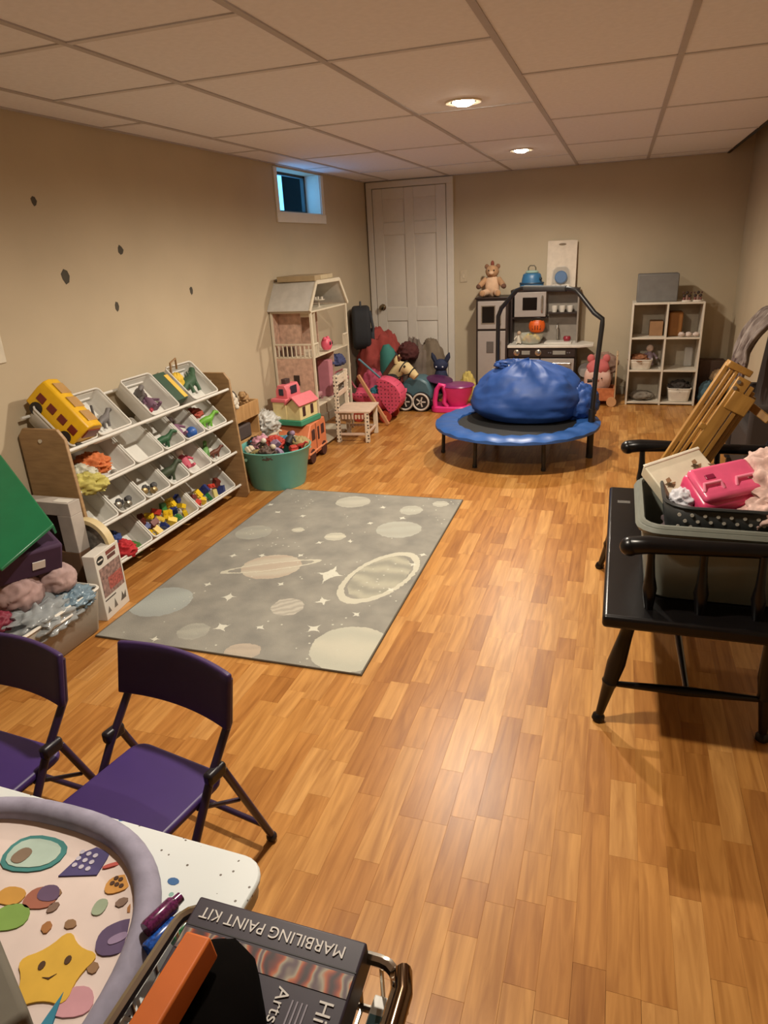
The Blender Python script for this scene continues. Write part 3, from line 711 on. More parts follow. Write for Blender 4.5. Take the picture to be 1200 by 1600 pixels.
for y in (-.12, .125):
    for s in (-1, 1):
        MB().cyl((s*(w-.03), y, .055), (s*(w+.006), y, .055), .055, n=20).build('wheel', M_('3d1f22', .5), cv)
PINK = M_('d8707a', .4, var=.05)
hs = thing('toy_cottage', 'toy cottage with pink roof, cream walls and green base on the camper', 'doll house', (-2.27, 4.60, .298), rz=R(-8))
gb = MB(); gb.bb(-.13,.13,-.13,.15,0,.04); gb.build('green_base', M_('3b8a6c', .5), hs, bevel=.004)
MB().bb(-.12,.0,-.12,.13,.04,.17).build('wall', M_('d8c893', .5), hs, bevel=.004)
MB().prism([(.0,.04),(.115,.04),(.115,.15),(.06,.2),(.0,.15)], -.115, .13, Matrix(((1,0,0,0),(0,0,1,0),(0,1,0,0),(0,0,0,1)))).build('wing_wall', M_('d8c893', .5), hs, bevel=.003)
MB().bb(-.127,.005,-.127,.135,.17,.195).build('ledge', PINK, hs, bevel=.004)
MB().prism([(-.1,.195),(0.0,.195),(.0,.25),(-.02,.29),(-.08,.29),(-.1,.25)], -.09, .09, Matrix(((1,0,0,0),(0,0,1,0),(0,1,0,0),(0,0,0,1)))).build('tower', PINK, hs, bevel=.004)
rf = MB()
rf.bar((-.005,.0,.158),(.06,.0,.215),.27,.012,(0,0,1)); rf.bar((.06,.0,.215),(.128,.0,.15),.27,.012,(0,0,1)); rf.build('roof', PINK, hs, bevel=.003)
MB().box((-.05,-.092,.24),(.04,.006,.05)).build('tower_window', M_('2c3340',.4), hs, bevel=.003)
MB().box((.002,0,.25),(.006,.08,.06)).build('tower_window', M_('2c2a38',.4), hs, bevel=.003)
for y in (-.06,.05): MB().box((.117,y,.1),(.006,.035,.07)).build('window', DK, hs, bevel=.002)
MB().bb(-.085,-.045,-.03,.03,.285,.325).build('chimney', M_('43302e', .6), hs, bevel=.003)

# ---------------------------------------------------------------- doll house
DW = M_('cdc3ad', .5, var=.05); WP = mat('doll_wallpaper', hexc('bd9c88'), .7, var=.22, scale=26)
FLR = M_('8e7a62', .6)
dh = thing('doll_house', 'tall white wooden doll house with gambrel roof, open side and balcony railings', 'doll house', (-2.37, 5.24, 0))
hx, hy = .165, .365
FZ = [.03, .36, .74, 1.08]
for i, z in enumerate(FZ): MB().bb(-hx, hx, -hy, hy, z-.012, z).build('floor_board', DW, dh, bevel=.002)
for sx in (-1, 1):
    for sy in (-1, 1):
        MB().bb(sx*hx-.009, sx*hx+.009, sy*hy-.009, sy*hy+.009, 0, 1.08).build('corner_post', DW, dh, bevel=.002)
MB().bb(-hx, -hx+.006, -hy, hy, .03, 1.08).build('back_panel', WP, dh)
for z0, z1 in ((.36,.74-.012),(.03,.36-.012)):
    pn = MB().bb(-hx+.009, hx-.009, -hy-.003, -hy+.003, z0, z1).build('end_panel', WP, dh)
MB().bb(-.02, .03, -hy-.006, -hy-.003, .52, .60).build('end_window', M_('352823', .5), dh, bevel=.001)
# upper end panel with a doorway
yy = -hy+.10
MB().bb(-hx+.009, .035, yy-.003, yy+.003, .74, 1.068).build('inner_wall', WP, dh)
MB().bb(.115, hx-.009, yy-.003, yy+.003, .74, 1.068).build('inner_wall', DW, dh)
MB().bb(.035, .115, yy-.003, yy+.003, 1.03, 1.068).build('inner_wall', DW, dh)
MB().bb(-hx+.006, hx-.03, .10, .106, .36, .728).build('inner_wall', WP, dh)
MB().bb(-hx+.006, .02, .08, .086, .74, 1.068).build('inner_wall', WP, dh)
# roof
prof = [(-hy-.03, 1.085), (-.235, 1.285), (.235, 1.285), (hy+.03, 1.085)]
for (y0, z0), (y1, z1) in zip(prof, prof[1:]):
    MB().bar((-.0, y0, z0), (-.0, y1, z1), 2*hx+.03, .012, (0,0,1)).build('roof_panel', M_('c3c0b8', .5), dh, bevel=.002)
for (y0, z0), (y1, z1) in zip(prof, prof[1:]):
    MB().bar((hx+.012, y0, z0-.004), (hx+.012, y1, z1-.004), .012, .028, (0,0,1)).build('gable_trim', DW, dh, bevel=.002)
MB().prism([(y, z) for y, z in prof], -hx-.008, -hx, Matrix(((0,0,1,0),(1,0,0,0),(0,1,0,0),(0,0,0,1)))).build('gable_back', M_('8a735f', .7), dh)
# railings
def railing(p0, p1, n, nm='railing'):
    p0, p1 = Vector(p0), Vector(p1)
    g = MB(); g.bar(p0+Vector((0,0,.095)), p1+Vector((0,0,.095)), .012, .012); r_ = g.build('top_rail', DW, dh, bevel=.002)
    for k in range(n):
        q = p0.lerp(p1, k/(n-1)); MB().bb(q.x-.004, q.x+.004, q.y-.004, q.y+.004, q.z, q.z+.09).build('baluster', DW, r_)
railing((-hx,-hy,.74), (hx,-hy,.74), 10); railing((hx,-hy,.74), (hx,-hy+.1,.74), 4); railing((hx,hy-.1,.74), (hx,hy,.74), 4)
# furniture inside the doll house
t = thing('toy_clock', 'round pink toy alarm clock standing on the doll house balcony floor', 'toy clock', (-2.23, 5.2, .74))
MB().lathe([(0,.01),(.03,.012),(.045,.04),(.045,.07),(.03,.1),(0,.105)], 20).build('case', M_('d85a72', .4), t)
for s in (-1,1):
    MB().ball((.042, s*.018, .065), (.006,.011,.016)).build('eye', DK, t)
    MB().ball((0, s*.03, .1), .016).build('bell', M_('d85a72', .4), t)
t = thing('doll_bed', 'small pinkish doll bed with striped cover on the middle floor of the doll house', 'doll bed', (-2.35, 5.1, .36))
MB().bb(-.07,.07,-.1,.06,.02,.06).build('mattress', M_('b57f86', .8), t, bevel=.008)
MB().bb(-.075,.075,-.108,-.1,0,.14).build('headboard', M_('9d6a70', .6), t, bevel=.003)
for q in ((-.065,-.09),(.065,-.09),(-.065,.05),(.065,.05)): MB().bb(q[0]-.006,q[0]+.006,q[1]-.006,q[1]+.006,0,.025).build('leg', M_('9d6a70', .6), t)
t = thing('doll_wardrobe', 'pink slatted doll wardrobe standing in the middle room of the doll house', 'doll wardrobe', (-2.29, 5.27, .36))
MB().bb(-.05,.05,-.04,.04,0,.30).build('carcass', M_('b0707c', .6), t, bevel=.003)
for q in range(4): MB().bb(.05,.054,-.036+.019*q,-.022+.019*q,.01,.29).build('slat', M_('c4858f', .6), t)
t = thing('toy_table', 'tiny white toy table with cups in the doll house attic', 'toy table', (-2.3, 5.27, 1.08))
MB().lathe([(.0,0),(.03,0),(.006,.008),(.006,.05),(.05,.055),(.05,.06),(0,.06)], 18).build('pedestal_top', M_('c9bfae',.5), t)
for q in range(3): MB().cyl((.03*math.cos(q*2.1),.03*math.sin(q*2.1),.06),(.03*math.cos(q*2.1),.03*math.sin(q*2.1),.08),.008,.01,8).build('cup', M_('d8d0c2',.4), t)
t = thing('doll_dresser', 'tiny dark doll dresser behind the upper balcony railing', 'doll furniture', (-2.44, 4.94, .74))
MB().bb(-.05,.05,-.03,.03,.0,.07).build('drawer_body', M_('5a4238', .6), t, bevel=.003)
for q in range(2): MB().bb(.05,.053,-.027,.027,.008+.03*q,.034+.03*q).build('drawer', M_('6b5044', .6), t)
cloth('fur_scrap', (-2.25, 5.47, .43), (.05,.07,.06), M_('a39d96', .95), 'grey fluffy fabric bundle at the far end of the doll house middle floor', 'fabric', 61, amp=.5)
cloth('navy_scrap', (-2.25, 5.44, .62), (.05,.08,.045), M_('3a3f63', .9), 'navy cloth with white corner hanging in the doll house', 'fabric', 62, amp=.5)
t = thing('flat_carton', 'flat beige cardboard box lying on the doll house roof', 'box', (-2.37, 5.2, 1.292), rz=R(4))
MB().bb(-.15,.16,-.22,.2,0,.04).build('carton', M_('a4906f', .7), t, bevel=.003)
MB().bb(.161,.163,-.1,.2,.006,.036).build('side_label', M_('b9a888', .6), t)

# ---------------------------------------------------------------- spotted wooden chair by the doll house
spot = mat('spotted_white', hexc('d3c3ae'), .5, var=.05)
def spotted():
    m = bpy.data.materials.new('spotted_paint'); m.use_nodes = True; N = m.node_tree.nodes; L = m.node_tree.links; b = N['Principled BSDF']
    tc = N.new('ShaderNodeTexCoord'); v = N.new('ShaderNodeTexVoronoi'); v.inputs['Scale'].default_value = 34; v.inputs['Randomness'].default_value = .35
    L.new(tc.outputs['Object'], v.inputs['Vector'])
    lt = N.new('ShaderNodeMath'); lt.operation = 'LESS_THAN'; lt.inputs[1].default_value = .27; L.new(v.outputs['Distance'], lt.inputs[0])
    mx = N.new('ShaderNodeMix'); mx.data_type = 'RGBA'; L.new(lt.outputs[0], mx.inputs[0])
    mx.inputs[6].default_value = (*hexc('d8cbb6'), 1); mx.inputs[7].default_value = (*hexc('3a302c'), 1)
    L.new(mx.outputs[2], b.inputs['Base Color']); b.inputs['Roughness'].default_value = .5; return m
SPOT = spotted(); CRM = M_('d0b8a4', .55)
ch = thing('child_chair', 'small white wooden chair painted with black spots beside the doll house', 'chair', (-2.03, 5.28, 0), rz=R(6))
for y in (-.155, .155):
    MB().bb(-.145,-.11,y-.017,y+.017,0,.56).build('back_leg', SPOT, ch, bevel=.004)
    MB().bb(.1,.135,y-.017,y+.017,0,.25).build('front_leg', SPOT, ch, bevel=.004)
    MB().bb(-.11,.1,y-.008,y+.008,.06,.08).build('stretcher', CRM, ch, bevel=.002)
    for k in range(7): MB().bb(-.09+.028*k,-.076+.028*k,y*1.06-.006,y*1.06+.006,.2,.235).build('apron_tooth', CRM, ch)
MB().bb(-.15,.15,-.175,.175,.25,.268).build('seat', CRM, ch, bevel=.004)
MB().bb(.108,.122,-.138,.138,.06,.08).build('stretcher', CRM, ch, bevel=.002)
MB().bb(-.138,-.122,-.138,.138,.47,.54).build('back_slat', SPOT, ch, bevel=.003)
MB().bb(-.138,-.122,-.138,.138,.37,.41).build('back_slat', CRM, ch, bevel=.003)

# ---------------------------------------------------------------- trampoline and bean bag
BLK = M_('1b1a1a', .4); BLUE = M_('2a5596', .38, var=.06); BLUEF = M_('24498c', .55, var=.06, bump=.1)
tr = thing('trampoline', 'small round fitness trampoline with blue edge pad and black handle bar', 'trampoline', (-.66, 4.99, 0))
TR = .585
MB().tube([(TR*.97*math.cos(2*math.pi*k/48), TR*.97*math.sin(2*math.pi*k/48), .238) for k in range(48)], .014, 8, closed=True).build('frame_ring', BLK, tr)
def ring_pad(u, v):
    a = 2*math.pi*u; rr = [.43,.435,.5,.57,.6,.6,.56][min(6, round(v*6))]; zz = [.247,.262,.272,.27,.255,.235,.232][min(6, round(v*6))]
    w = .004*math.sin(a*24) + .006*noise.noise(Vector((math.cos(a)*5, math.sin(a)*5, v*3)))
    return (rr*math.cos(a), rr*math.sin(a), zz + (w if 0 < v < .8 else 0))
MB().grid(ring_pad, 96, 7, wu=True).build('edge_pad', BLUE, tr)
MB().lathe([(0,.244),(.44,.248),(.44,.25),(0,.246)], 48).build('jump_mat', M_('161616', .7), tr)
for (x, y) in ((-.52,-.04), (-.225,-.36), (.23,-.36), (.50,.12), (.22,.44), (-.3,.42)):
    q = Vector((x*1.04, y*1.04, .235))
    lg = MB().cyl((q.x, q.y, .235), (x*1.06, y*1.06, .012), .014).build('leg', BLK, tr)
    MB().cyl((x*1.06, y*1.06, 0), (x*1.06, y*1.06, .02), .017).build('rubber_foot', BLK, lg)
RP, LP = Vector((.535, -.01, 0)), Vector((-.21, .41, 0))
hd = (LP-RP).normalized()
def on(p, z): return Vector((p.x, p.y, z))
MB().cyl(on(RP,0), on(RP,.36), .024).build('post_socket', BLK, tr); MB().cyl(on(LP,.0), on(LP,.36), .024).build('post_socket', BLK, tr)
hp = [on(RP,.3), on(RP+Vector((.01,0,0)),.62), on(RP+Vector((.03,0,0)),.94), on(RP+Vector((.03,0,0)),.98), on(RP+hd*.03,1.02), on(RP+hd*.14,1.13), on(RP+hd*.18,1.165),
      on(RP+hd*.24,1.175), on(LP-hd*.22,1.175), on(LP-hd*.17,1.16), on(LP-hd*.03,1.03), on(LP,.97), on(LP,.6), on(LP,.3)]
MB().tube(hp, .0165, 12).build('handle_bar', BLK, tr)
MB().tube([on(RP+hd*.26,1.175), on(LP-hd*.24,1.175)], .021, 12).build('foam_grip', M_('3a3836', .8), tr)
for P in (RP, LP):
    MB().cyl(on(P,.56)+Vector((-.045,-.0,0)), on(P,.56)+Vector((-.01,0,0)), .014, .01).build('clamp_knob', BLK, tr)
bb = thing('bean_bag', 'large crumpled blue bean bag lying on the trampoline', 'bean bag', (-.60, 5.17, .25))
def bag(u, v):
    a = 2*math.pi*u; prof = [(.0,0),(.22,.0),(.33,.01),(.385,.06),(.40,.13),(.385,.2),(.34,.27),(.27,.325),(.19,.36),(.12,.385),(.07,.40),(.0,.405)]
    k = v*(len(prof)-1); i = min(len(prof)-2, int(k)); f = k-i
    r_ = prof[i][0]*(1-f)+prof[i+1][0]*f; z = prof[i][1]*(1-f)+prof[i+1][1]*f
    p = Vector((math.cos(a), math.sin(a), z*4)); n_ = noise.noise(p*1.6)*.09 + (1-2*abs(noise.noise(p*2.6+Vector((3,1,0)))))*.035 + (1-2*abs(noise.noise(p*6)))*.014
    w = 1 + n_*min(1, z*12)
    return (r_*1.04*math.cos(a)*w, r_*.84*math.sin(a)*w, z*(1+n_*.8*(1 if z > .1 else 0)))
MB().grid(bag, 110, 56, wu=True).build('bag', BLUEF, bb, ang=100)
blob((.37,.02,.11), (.12,.14,.12), .25, 2.6, 9, 44, 28, flat=.9, ridge=True).build('side_fold', BLUEF, bb, ang=100)
blob((-.12,-.02,.395), (.10,.06,.03), .4, 3, 19, 40, 20, ridge=True).build('gathered_top', BLUEF, bb, ang=100)
MB().box((-.12,-.1,.39), (.035,.003,.03), (R(-35),0,.2)).build('tag', M_('d5d5d5', .6), bb)

# ---------------------------------------------------------------- play kitchen
ESP = M_('2a1d18', .45); SILV = M_('9c938d', .35, var=.03); CTR = M_('d3cdc2', .35, var=.06); GLS = M_('16110f', .15)
CHR = M_('c8c2b8', .2, metal=.9); GPAN = M_('8c8378', .5)
kt = thing('play_kitchen', 'espresso and silver wooden play kitchen with fridge, microwave, sink and oven', 'play kitchen', (0, 0, 0))
KY0, KY1 = 6.90, 7.225
fx0, fx1 = -1.335, -1.02
MB().bb(fx0, fx1, KY0+.02, KY1, 0, .985).build('fridge_body', ESP, kt, bevel=.004)
MB().bb(fx0-.008, fx1+.008, KY0+.005, KY1, .985, 1.0).build('fridge_top', ESP, kt, bevel=.004)
d1 = MB().bb(fx0+.02, fx1-.02, KY0, KY0+.02, .70, .965).build('freezer_door', SILV, kt, bevel=.004)
MB().bb(fx0+.055, fx1-.12, KY0-.004, KY0, .75, .925).build('window_frame', CHR, d1); MB().bb(fx0+.065, fx1-.13, KY0-.006, KY0-.003, .76, .915).build('window_glass', GLS, d1)
MB().tube([(fx1-.07,KY0,.75),(fx1-.07,KY0-.03,.765),(fx1-.07,KY0-.03,.9),(fx1-.07,KY0,.915)], .011).build('handle', CHR, d1)
d2 = MB().bb(fx0+.02, fx1-.02, KY0, KY0+.02, .06, .68).build('fridge_door', SILV, kt, bevel=.004)
MB().bb(fx0+.11, fx0+.18, KY0-.006, KY0, .47, .58).build('water_dispenser', M_('5c5652', .4), d2, bevel=.002)
MB().tube([(fx1-.07,KY0,.38),(fx1-.07,KY0-.03,.4),(fx1-.07,KY0-.03,.56),(fx1-.07,KY0,.58)], .011).build('handle', CHR, d2)
kx0, kx1 = fx1+.004, -.36
MB().bb(kx0, kx1, KY0+.03, KY1, 0, .515).build('base_cabinet', ESP, kt, bevel=.004)
MB().prism([(kx0,KY0-.01),(kx1+.03,KY0-.01),(-.2,KY0+.06),(-.2,KY0+.2),(kx1+.04,KY1),(kx0,KY1)], .515, .54).build('counter_top', CTR, kt, bevel=.004)
cp = MB().bb(kx0+.005, kx1-.005, KY0+.005, KY0+.03, .425, .51).build('control_panel', ESP, kt, bevel=.003)
for x in (kx0+.09, kx0+.30):
    k = MB(); k.M = Matrix.Translation((x, KY0+.005, .468)) @ Matrix.Rotation(R(90), 4, 'X')
    k.lathe([(.03,0),(.03,.004),(.022,.006),(.02,.022),(.0,.024)], 18).build('knob', CHR, cp)
for x0, x1 in ((kx0+.14, kx0+.22), (kx0+.44, kx0+.56)):
    MB().bb(x0, x1, KY0+.002, KY0+.006, .45, .487).build('display', M_('8b8880', .4), cp)
for x in (kx0+.4, kx0+.42, kx0+.58, kx0+.6): MB().cyl((x, KY0+.006, .468), (x, KY0, .468), .007, n=10).build('button', CHR, cp)
for x0, x1, nm in ((kx0+.015, kx0+.315, 'sink_door'), (kx0+.325, kx1-.012, 'oven_door')):
    dd = MB().bb(x0, x1, KY0+.008, KY0+.03, .05, .41).build(nm, SILV, kt, bevel=.004)
    MB().tube([(x0+.03,KY0+.008,.365),(x0+.035,KY0-.025,.368),(x1-.035,KY0-.025,.368),(x1-.03,KY0+.008,.365)], .010).build('handle', CHR, dd)
MB().bb(kx0+.37, kx1-.06, KY0+.005, KY0+.008, .12, .32).build('oven_window', GLS, kt, bevel=.002)
MB().bb(kx0, kx1, KY1-.012, KY1, .54, 1.035).build('back_panel', GPAN, kt)
MB().bb(kx0, kx0+.02, KY0+.16, KY1-.012, .54, 1.035).build('upper_side', ESP, kt, bevel=.002); MB().bb(kx1-.015, kx1, KY0+.17, KY1-.012, .54, 1.035).build('upper_side', GPAN, kt, bevel=.002)
MB().bb(kx0, kx1, KY0+.15, KY1, 1.035, 1.052).build('upper_shelf', ESP, kt, bevel=.003)
MB().bb(kx0+.02, kx0+.36, KY0+.17, KY1-.012, .775, .79).build('microwave_shelf', ESP, kt)
MB().bb(kx0+.36, kx1-.015, KY0+.19, KY1-.012, .815, .828).build('cup_shelf', ESP, kt)
mw_ = MB().bb(kx0+.04, kx0+.345, KY0+.14, KY1-.02, .795, 1.03).build('microwave', SILV, kt, bevel=.005)
MB().bb(kx0+.12, kx0+.26, KY0+.136, KY0+.14, .86, .98).build('microwave_window', GLS, mw_, bevel=.002)
MB().tube([(kx0+.31,KY0+.14,.84),(kx0+.31,KY0+.115,.86),(kx0+.31,KY0+.115,.97),(kx0+.31,KY0+.14,.99)], .010).build('handle', CHR, mw_)
MB().tube([(kx1-.2,KY1-.04,.54),(kx1-.2,KY1-.04,.68),(kx1-.2,KY1-.07,.71),(kx1-.2,KY1-.12,.70),(kx1-.2,KY1-.13,.67)], .01).build('faucet', CHR, kt)
MB().bb(kx1-.31, kx1-.05, KY0+.07, KY0+.25, .54, .555).build('sink_rim', CTR, kt, bevel=.004)
for q in range(3):
    c = (kx0+.42+.075*q, KY1-.08, .828)
    g = MB(); g.lathe([(0,.003),(.022,.0),(.03,.035),(.03,.06),(.026,.06),(.02,.01),(0,.01)], 16)
    tag(g.build('toy_cup', CTR, loc=c), ['leftmost','middle','rightmost'][q] + ' of three white toy cups on the kitchen shelf', 'toy cup', 'toy cups on the kitchen shelf')
tag(MB().tube([(kx1-.1,KY0+.2,.556),(kx1-.1,KY0+.2,.58),(kx1-.1,KY0+.2,.6)], [.03,.038,.03], 14).build('toy_apple', M_('8e2230',.4)), 'small dark red toy fruit beside the kitchen faucet', 'toy fruit')
# teddy on the fridge
TAN = M_('a5805e', .95, var=.2); TAN2 = M_('c7a688', .95)
td = thing('teddy_bear', 'tan teddy bear with dark paws sitting on top of the play fridge', 'teddy bear', (-1.2, 7.06, 1.0))
blob((0,0,.1), (.075,.06,.105), .1, 5, 2, 24, 16).build('body', TAN2, td)
h = blob((0,-.01,.235), (.066,.06,.058), .08, 5, 3, 24, 16).build('head', TAN, td)
for s in (-1,1):
    MB().ball((s*.055,.0,.28),(.022,.013,.024)).build('ear', M_('7d5a42',.95), h)
    MB().ball((s*.025,-.062,.245),.008).build('eye', GLS, h)
    a = MB().tube([(s*.06,0,.16),(s*.1,-.03,.12),(s*.12,-.06,.1)],[.03,.028,.026],10).build('arm', TAN, td); MB().ball((s*.124,-.068,.097),(.025,.022,.024)).build('paw', M_('5f4234',.95), a)
    a = MB().tube([(s*.04,-.02,.045),(s*.065,-.08,.035),(s*.075,-.12,.035)],[.035,.033,.03],10).build('leg', TAN2, td); MB().ball((s*.078,-.128,.036),(.028,.016,.03)).build('paw', TAN, a)
MB().ball((0,-.062,.222),(.026,.02,.02)).build('snout', TAN2, h)
MB().ball((0,.0,.305),(.018,.02,.03)).build('hair_tuft', M_('7a3f30',.9), h)
# lunch box and toy card on the upper shelf
lb = thing('toy_case', 'blue rounded toy case with arched handle on the kitchen shelf', 'toy case', (-.82, 7.1, 1.052))
g = MB(); g.lathe([(0,0),(.105,0),(.115,.01),(.115,.055),(.1,.06),(.095,.1),(.085,.14),(.07,.15),(0,.155)], 28, sy=.75); g.build('shell', M_('2f6690', .4), lb)
MB().lathe([(.117,.05),(.12,.054),(.12,.062),(.117,.066)], 28, sy=.76).build('band', M_('1f3d55', .4), lb)
MB().lathe([(0,.155),(.062,.153),(.066,.16),(.05,.175),(0,.178)], 24, sy=.75).build('lid', M_('8fa79b', .5), lb)
MB().tube([(-.035,0,.17),(-.035,0,.2),(-.02,0,.22),(.02,0,.22),(.035,0,.2),(.035,0,.17)], .006).build('handle', M_('5c5646', .4), lb)
MB().ball((.09,-.055,.1),.014).build('latch', M_('1c2a33',.4), lb)
cd = thing('toy_packaging', 'white backing card with blue circle and clear bubble, leaning on the far wall', 'toy packaging', (-.55, 7.20, 1.055), rot=(R(-3),0,0))
MB().prism([(-.138,0),(.138,0),(.138,.425),(.10,.43),(-.138,.43)], 0, .006, Matrix(((1,0,0,0),(0,0,-1,0),(0,1,0,0),(0,0,0,1)))).build('backing_card', M_('cfc2b0', .6), cd)
MB().prism([(.036*math.cos(a*math.pi/6)*1.0,.395+.011*math.sin(a*math.pi/6)) for a in range(12)], .006, .007, Matrix(((1,0,0,0),(0,0,-1,0),(0,1,0,0),(0,0,0,1)))).build('hang_slot', M_('7a6a55',.7), cd)
MB().prism([(-.1,.02),(.1,.02),(.085,.16),(.05,.2),(-.05,.2),(-.085,.16)], .006, .05, Matrix(((1,0,0,0),(0,0,-1,0),(0,1,0,0),(0,0,0,1)))).build('clear_bubble', mat('clear_bubble', (.85,.85,.83), .12, var=0, alpha=.10), cd, bevel=.01)
k = MB(); k.M = Matrix.Translation((.0,-.008,.095)) @ Matrix.Rotation(R(90),4,'X'); k.lathe([(0,0),(.06,0),(.06,.02),(.05,.03),(0,.03)], 24).build('blue_disc', M_('1d5c92',.3), cd)
for q in range(5): MB().ball((-.11+.045*q,-.05,.012),(.024,.02,.014)).build('white_piece', M_('d5cfc4',.5), cd)
# bowl and pumpkin on the counter
bw = thing('clear_bowl', 'clear bowl full of yellow toy food on the kitchen counter', 'bowl', (-.80, 6.99, .54))
MB().lathe([(.06,0),(.085,.01),(.118,.07),(.125,.105),(.121,.105),(.11,.07),(.08,.015),(0,.012)], 28, sy=.75).build('bowl_shell', mat('clear_plastic2', (.7,.72,.6), .1, var=0, alpha=.35), bw)
ry_ = random.Random(3)
for q in range(16):
    a = q*2.4; rr = .075*math.sqrt((q+1)/16)
    tag(MB().ball((0,0,0),(.028,.022,.016)).build('toy_food', M_(['c9a832','d8b84a','8f8a30','b8862a'][q % 4],.5), loc=(-.80+rr*math.cos(a), 6.99+rr*.7*math.sin(a), .575+.045*(1-rr/.09)+.012*(q % 3)), rot=(ry_.random(),ry_.random(),q)), '%s toy food piece heaped in the clear bowl' % ['dark yellow','bright yellow','olive','amber'][q % 4], 'toy food', 'toy food in the clear bowl')
pk = thing('toy_pumpkin', 'orange toy pumpkin bucket with carved face on top of the bowl', 'pumpkin bucket', (-.745, 7.0, .65))
g = MB(); n = 32
vs = []; prof = [(.03,0),(.062,.012),(.078,.05),(.076,.085),(.062,.11),(.056,.112),(.05,.1)]
for r_, z in prof:
    for j in range(n):
        a = 2*math.pi*j/n; q = r_*(1+.05*abs(math.sin(a*4))); vs.append((q*math.cos(a), q*math.sin(a)*.85, z))
g.add(vs, [(i*n+j, i*n+(j+1) % n, (i+1)*n+(j+1) % n, (i+1)*n+j) for i in range(len(prof)-1) for j in range(n)] + [tuple(range(n))]); g.build('bucket', M_('cf5a1c', .45), pk)
for x, w_ in ((-.035,.014),(-.012,.008),(.012,.008),(.035,.014)): MB().box((x,-.066+abs(x)*.35,.055),(w_,.012,.04)).build('face_mark', M_('3a1508',.6), pk, bevel=.002)
MB().tube([(-.05,0,.11),(-.03,0,.14),(.03,0,.14),(.05,0,.11)], .004).build('handle', BLK, pk)
figure('toy_chef', (-.915, 6.98, .555), .11, M_('c9c0b0',.6), M_('b59a80',.6), 'small pale toy figure leaning on the left of the clear bowl', 'toy figure', (0,0,0))
t = thing('toy_pot', 'grey disc-shaped toy lid leaning below the right end of the kitchen counter', 'toy lid', (-.265, 7.1, .0))
MB().cyl((0,0,.0),(0,0,.2),.05,.045).build('stand', M_('5c4c42',.6), t); k = MB(); k.M = Matrix.Translation((.0,-.03,.27)) @ Matrix.Rotation(R(75),4,'X'); k.lathe([(0,0),(.075,0),(.07,.015),(0,.02)], 22).build('disc', M_('8a8078',.5), t)
# ---------------------------------------------------------------- doll wagon and pink soft toy
OR = wood('wagon_wood', hexc('a45a32'), hexc('bd7246'), (40,8,40), .5)
wg = thing('doll_wagon', 'small orange brown wooden doll wagon with tall frame, right of the kitchen', 'wagon', (-.13, 6.78, 0))
for a in ((-.15,.15,-.1,-.088,.05,.17),(-.15,.15,.088,.1,.05,.17),(-.15,-.138,-.088,.088,.05,.17),(.138,.15,-.088,.088,.05,.17)): MB().bb(*a).build('side_board', OR, wg, bevel=.003)
MB().bb(-.138,.138,-.088,.088,.05,.06).build('floor_board', OR, wg)
for x in (-.13,.13):
    for y in (-.11,.11): MB().cyl((x,y-.012,.045),(x,y+.012,.045),.045).build('wheel', M_('b98a5e',.5), wg)
for y in (-.09,.09): MB().bb(.148,.162,y-.008,y+.008,.05,.47).build('handle_post', M_('b59a78',.5), wg, bevel=.003)
MB().bb(.146,.164,-.1,.1,.47,.49).build('push_handle', M_('b59a78',.5), wg, bevel=.004)
pg = thing('pink_plush', 'large round pink and white soft toy riding in the wooden wagon', 'soft toy', (-.14, 6.775, .06))
blob((0,0,.18), (.125,.082,.155), .06, 2, 5, 28, 20).build('body', M_('d6b3a6',.9), pg)
blob((.0,.0,.28), (.105,.075,.085), .12, 3, 6, 24, 16).build('hood', M_('b9605f',.9), pg)
for s in (-1,1):
    MB().ball((s*.07,.02,.37),(.035,.02,.04)).build('ear', M_('b9605f',.9), pg); MB().ball((s*.04,-.079,.2),.007).build('eye', GLS, pg)
MB().ball((0,-.082,.185),(.02,.01,.014)).build('snout', M_('c98b82',.9), pg)
cloth('folded_jacket', (-.1, 7.0, .34), (.12,.07,.1), M_('8a6f60',.9), 'mauve brown bundled cloth behind the pink soft toy', 'cloth', 71, amp=.3)
tag(MB().bb(-.2,.0,6.95,7.05,0,.27).build('brown_carton', M_('6b5140',.7), bevel=.004), 'plain brown carton standing behind the wooden wagon', 'box')
# ---------------------------------------------------------------- cube shelf
SHW = M_('cfc6b6', .45, var=.03)
SX0, SX1, SY0, SY1, SH = .124, .728, 6.775, 7.09, .925
cs = thing('cube_shelf', 'white open cube shelf with six compartments against the far wall', 'shelf', ((SX0+SX1)/2, (SY0+SY1)/2, 0))
cs.location = (0,0,0)
for x0, x1, nm in ((SX0,SX0+.016,'side_panel'),(SX1-.016,SX1,'side_panel'),((SX0+SX1)/2-.008,(SX0+SX1)/2+.008,'divider')): MB().bb(x0,x1,SY0,SY1,0,SH).build(nm, SHW, cs, bevel=.002)
for z in (.02, .318, .612, SH-.008):
    for x0, x1 in ((SX0+.016,(SX0+SX1)/2-.008),((SX0+SX1)/2+.008,SX1-.016)): MB().bb(x0,x1,SY0+.002,SY1,z-.008,z+.008).build('shelf_board', SHW, cs, bevel=.002)
MB().bb(SX0,SX1,SY1,SY1+.004,0,SH).build('back_panel', M_('b3a793',.6), cs)
tag(MB().bb(.155,.50,6.86,7.08,SH,SH+.24).build('grey_box', M_('6d6a66',.8), bevel=.008), 'plain grey fabric box on top of the cube shelf', 'box')
